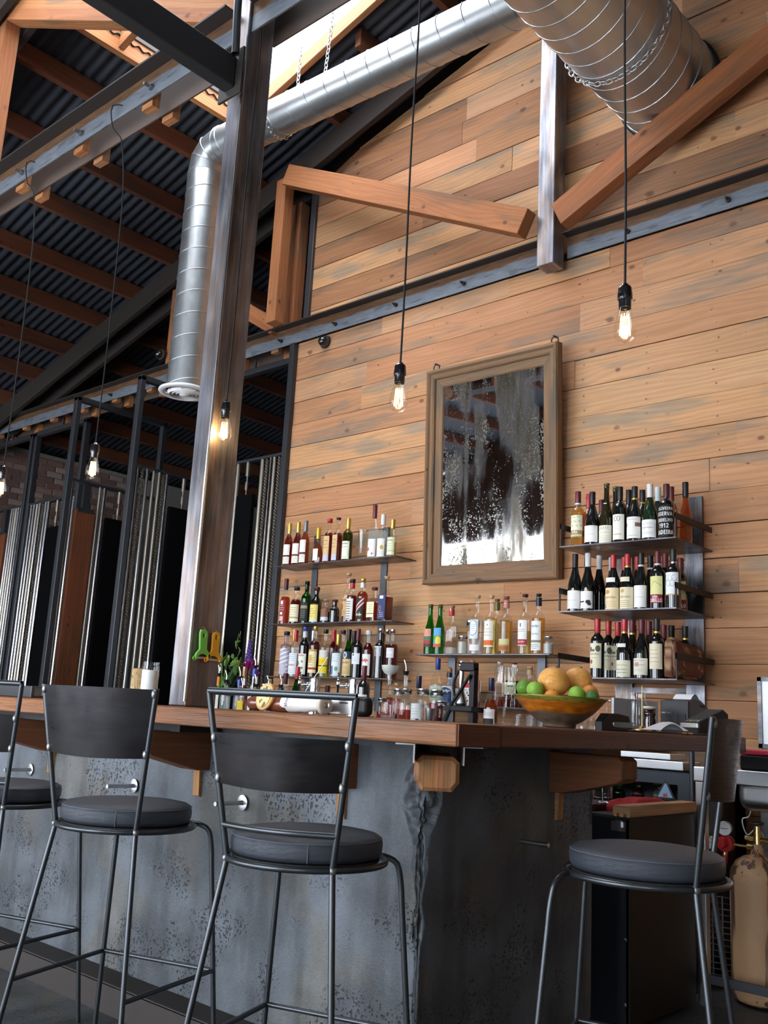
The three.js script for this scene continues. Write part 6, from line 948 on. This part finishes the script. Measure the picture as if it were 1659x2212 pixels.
  part('sticker_sky', extr(poly([[-0.036, 0.006], [0.036, 0.006], [0.006, 0.066], [-0.001, 0.068]]), 0.0006), std({ color: lin(0.30, 0.5, 0.75), roughness: 0.5 }), tri).position.z = 0.0009; part('sticker_figure', extr(poly([[-0.012, 0.008], [0.012, 0.008], [0.006, 0.03], [0.002, 0.018], [-0.006, 0.026]]), 0.0006), std({ color: lin(0.6, 0.08, 0.06), roughness: 0.5 }), tri).position.z = 0.0014;
  bottle(-2.25, 0.706, -4.42, 0.13, 0.03, 'sto|clr|red 0.7|screw red|', 'small red bottle inside the fridge', 'bottles in the fridge'); bottle(-2.15, 0.706, -4.42, 0.13, 0.028, 'sto|clr|straw 0.7|screw gold|', 'small yellow bottle inside the fridge', 'bottles in the fridge'); bottle(-2.35, 0.706, -4.42, 0.12, 0.028, 'sto|grn|green 0.7|screw slv|', 'small green bottle inside the fridge', 'bottles in the fridge');
  const ss = thing('speed_rail', 'stainless steel rail above the fridge', 'rail', [0, 0, 0]); part('rail', merge([bb(-2.3, 0.905, -4.40, -1.93, 0.945, -4.22, 'x', 0.004), bb(-2.25, 0.95, -4.4, -2.0, 0.975, -4.24, 'x', 0.003)]), M.stainless, ss);
  solo('water_pipe', rod(V(-1.88, 0.0, -4.2), V(-1.88, 1.0, -4.2), 0.012), M.frameSteel, 'thin dark upright pipe right of the fridge', 'pipe');
  // sink table
  const st = thing('sink_table', 'stainless steel sink table at the right edge', 'sink', [0, 0, 0]);
  part('apron', bb(-1.80, 0.876, -4.05, 0.2, 0.938, -4.03, 'x', 0.006), M.stainless, st); part('table_top', merge([bb(-1.80, 0.925, -4.83, 0.2, 0.938, -4.05)]), M.stainless, st);
  for (const [x, z] of [[-1.775, -4.06], [-1.775, -4.78], [0.15, -4.06]]) part('leg', bb(x - 0.02, 0, z - 0.02, x + 0.02, 0.876, z + 0.02, 'y', 0.003), M.stainless, st);
  part('lower_rail', bb(-1.78, 0.09, -4.05, 0.15, 0.125, -4.035, 'x', 0.002), M.frameSteel, st); part('basin', new RoundedBoxGeometry(0.9, 0.16, 0.45, 3, 0.05).translate(-1.2, 0.85, -4.33), M.stainless, st);
  const bin = thing('dark_tub', 'black tub on the sink table', 'tub', [-1.32, 0.9385, -4.15]); part('tub', bb(-0.28, 0, -0.14, 0.4, 0.062, 0.12, 'x', 0.01), M.black, bin);
  const rt = thing('red_board', 'bright red cutting board on the black tub', 'board', [-1.32, 1.0015, -4.15]); part('board', bb(-0.28, 0, -0.14, 0.4, 0.02, 0.12, 'x', 0.006), std({ color: lin(0.62, 0.025, 0.07), roughness: 0.45 }), rt);
  // gas cylinder with regulator
  const tk = thing('gas_cylinder', 'scratched tan gas cylinder under the sink table', 'cylinder', [-1.622, 0, -4.26]);
  const tm = texture(256, 512, (u, v) => { const n = fb(u, v, 10, 20, 4, 701), r = fb(u, v, 16, 10, 4, 711), d = sstep(0.55, 0.62, r), rd = sstep(0.58, 0.64, fb(u, v, 7, 12, 3, 721)); let c = [0.72 + n * 0.1, 0.56 + n * 0.1, 0.42 + n * 0.06]; c = c.map((x, i) => mix(x, [0.62, 0.28, 0.18][i], rd * 0.7)); c = c.map((x, i) => mix(x, [0.22, 0.17, 0.13][i], d * 0.75)); if (v < 0.1 + n * 0.06) c = c.map((x, i) => mix(x, [0.45, 0.28, 0.16][i], 0.7)); return c; });
  part('tank', lathe([[0.0001, 0.012], [0.08, 0.006], [0.105, 0.02], [0.114, 0.05], [0.115, 0.09], [0.115, 0.48], [0.11, 0.52], [0.09, 0.558], [0.06, 0.578], [0.03, 0.586], [0.027, 0.60], [0.027, 0.63], [0.0001, 0.63]], 40), std({ map: tm, roughness: 0.55 }), tk);
  part('valve', merge([new THREE.CylinderGeometry(0.014, 0.017, 0.075, 14).translate(0, 0.665, 0), rod(V(-0.05, 0.65, 0), V(0.06, 0.645, 0), 0.012)]), M.brass, tk); part('hand_wheel', new THREE.TorusGeometry(0.024, 0.006, 8, 20).rotateX(Math.PI / 2).translate(0, 0.715, 0), M.frameSteel, tk);
  const rg = part('regulator', merge([new THREE.CylinderGeometry(0.034, 0.034, 0.035, 22).rotateX(Math.PI / 2), new THREE.CylinderGeometry(0.022, 0.026, 0.04, 20).rotateX(Math.PI / 2).translate(-0.006, 0.004, 0.034), new THREE.CylinderGeometry(0.011, 0.011, 0.05, 12).translate(-0.006, -0.055, 0)]), std({ color: lin(0.5, 0.014, 0.018), roughness: 0.32 }), tk); rg.position.set(-0.115, 0.622, 0.05);
  part('brass_stem', merge([rod(V(0.03, 0, 0), V(0.085, -0.004, -0.03), 0.005), new THREE.CylinderGeometry(0.013, 0.013, 0.025, 6).rotateZ(Math.PI / 2).translate(0.092, -0.004, -0.033), new THREE.CylinderGeometry(0.013, 0.013, 0.012, 6).translate(-0.006, -0.04, 0)]), M.brass, rg);
  for (const [x, y, r, a] of [[0.0, 0.062, 0.030, 0.15], [-0.058, -0.002, 0.028, -0.5]]) { const gg = part('gauge', lathe([[0.0001, -0.01], [r, -0.01], [r, 0.01], [r - 0.003, 0.012], [r - 0.003, 0.008], [0.0001, 0.008]], 28).rotateX(Math.PI / 2), M.stainless, rg); gg.position.set(x, y, 0.01); gg.rotation.y = a; part('dial', new THREE.CircleGeometry(r - 0.003, 24).translate(0, 0, 0.0085), M.white, gg); part('needle', bb(-r * 0.5, -0.001, 0.0092, r * 0.5, 0.001, 0.0095), M.black, gg); }
  solo('gas_hose', tube([V(-1.745, 0.565, -4.21), V(-1.75, 0.53, -4.2), V(-1.79, 0.40, -4.2), V(-1.84, 0.22, -4.22), V(-1.86, 0.05, -4.3)], 0.006, 40, 8), std({ color: lin(0.12, 0.012, 0.02), roughness: 0.4 }), 'dark red gas hose hanging from the regulator', 'hose');
  solo('white_cable', tube([V(-1.66, 0.9, -4.3), V(-1.665, 0.75, -4.3), V(-1.70, 0.72, -4.3), V(-1.68, 0.66, -4.3), V(-1.64, 0.69, -4.31), V(-1.63, 0.63, -4.36), V(-1.68, 0.56, -4.36)], 0.0028, 60, 6), M.white, 'thin white cable looped behind the regulator', 'cable');
  // wire crate
  const wr = thing('wire_crate', 'pale wire crate behind the gas hose', 'crate', [0, 0, 0]); const wm = std({ color: lin(0.30, 0.31, 0.34), roughness: 0.5, metalness: 0.3 });
  for (let i = 0; i < 15; i++) part('wire', rod(V(-1.895, 0.02 + i * 0.025, -4.40), V(-1.70, 0.02 + i * 0.025, -4.42), 0.0028, 6), wm, wr);
  for (const x of [-1.885, -1.84, -1.785, -1.72]) part('wire', rod(V(x, 0.0, -4.405), V(x, 0.375, -4.405), 0.0042, 6), wm, wr);
  // steel notice board
  const nb = thing('notice_board', 'steel-framed white metal board on the wall at right', 'board', [-1.40, 1.02, -4.90]);
  part('panel', bb(-0.42, 0.01, 0.006, 0.42, 0.335, 0.012), std({ color: lin(0.80, 0.81, 0.82), roughness: 0.35, metalness: 0.2 }), nb);
  part('frame', merge([bb(-0.44, 0, 0.0, 0.44, 0.02, 0.02), bb(-0.44, 0.325, 0.0, 0.44, 0.345, 0.02), bb(-0.44, 0, 0, -0.42, 0.345, 0.02), bb(0.42, 0, 0, 0.44, 0.345, 0.02)]), M.steel, nb); part('card', bb(-0.355, 0.12, 0.0125, -0.2, 0.24, 0.0135), std({ color: lin(0.05, 0.02, 0.018), roughness: 0.6 }), nb);
  // worn hide bundle in the rack
  const lb = thing('hide_bundle', 'worn brown bundle with ragged pale edges in the wine rack', 'bundle', [-2.107, S.w3 + 0.002, -4.64]);
  const lg = new THREE.SphereGeometry(1, 56, 40), q = lg.attributes.position, col = new Float32Array(q.count * 3);
  for (let i = 0; i < q.count; i++) {
    const v = V(q.getX(i), q.getY(i), q.getZ(i)), f = (a, e) => Math.sign(a) * Math.pow(Math.abs(a), e), n = fb((v.x + 2) * 0.2 + 0.1, (v.y + 2) * 0.2 + v.z * 0.13, 16, 16, 4, 801), n2 = fb((v.z + 2) * 0.22, (v.y + 2) * 0.22, 14, 14, 4, 811);
    const x = f(v.x, 0.45) * 0.036, y = 0.095 + f(v.y, 0.5) * (0.095 + 0.03 * v.z) , z = f(v.z, 0.5) * 0.19;
    q.setXYZ(i, x + (n - 0.5) * 0.03, Math.max(0.0, y + (n2 - 0.5) * 0.06), z + (n - 0.5) * 0.05);
    const pale = sstep(0.06, 0.02, Math.abs(n2 - 0.52)) * 0.9, c = [mix(0.17, 0.44, pale), mix(0.055, 0.28, pale), mix(0.026, 0.16, pale)]; col.set(c, 3 * i);
  }
  lg.setAttribute('color', new THREE.BufferAttribute(col, 3)); lg.computeVertexNormals(); part('hide', lg, std({ vertexColors: true, roughness: 0.8, bumpMap: re(concreteBump, 3, 3), bumpScale: 0.004 }), lb);
}
renderer.render(scene, camera);
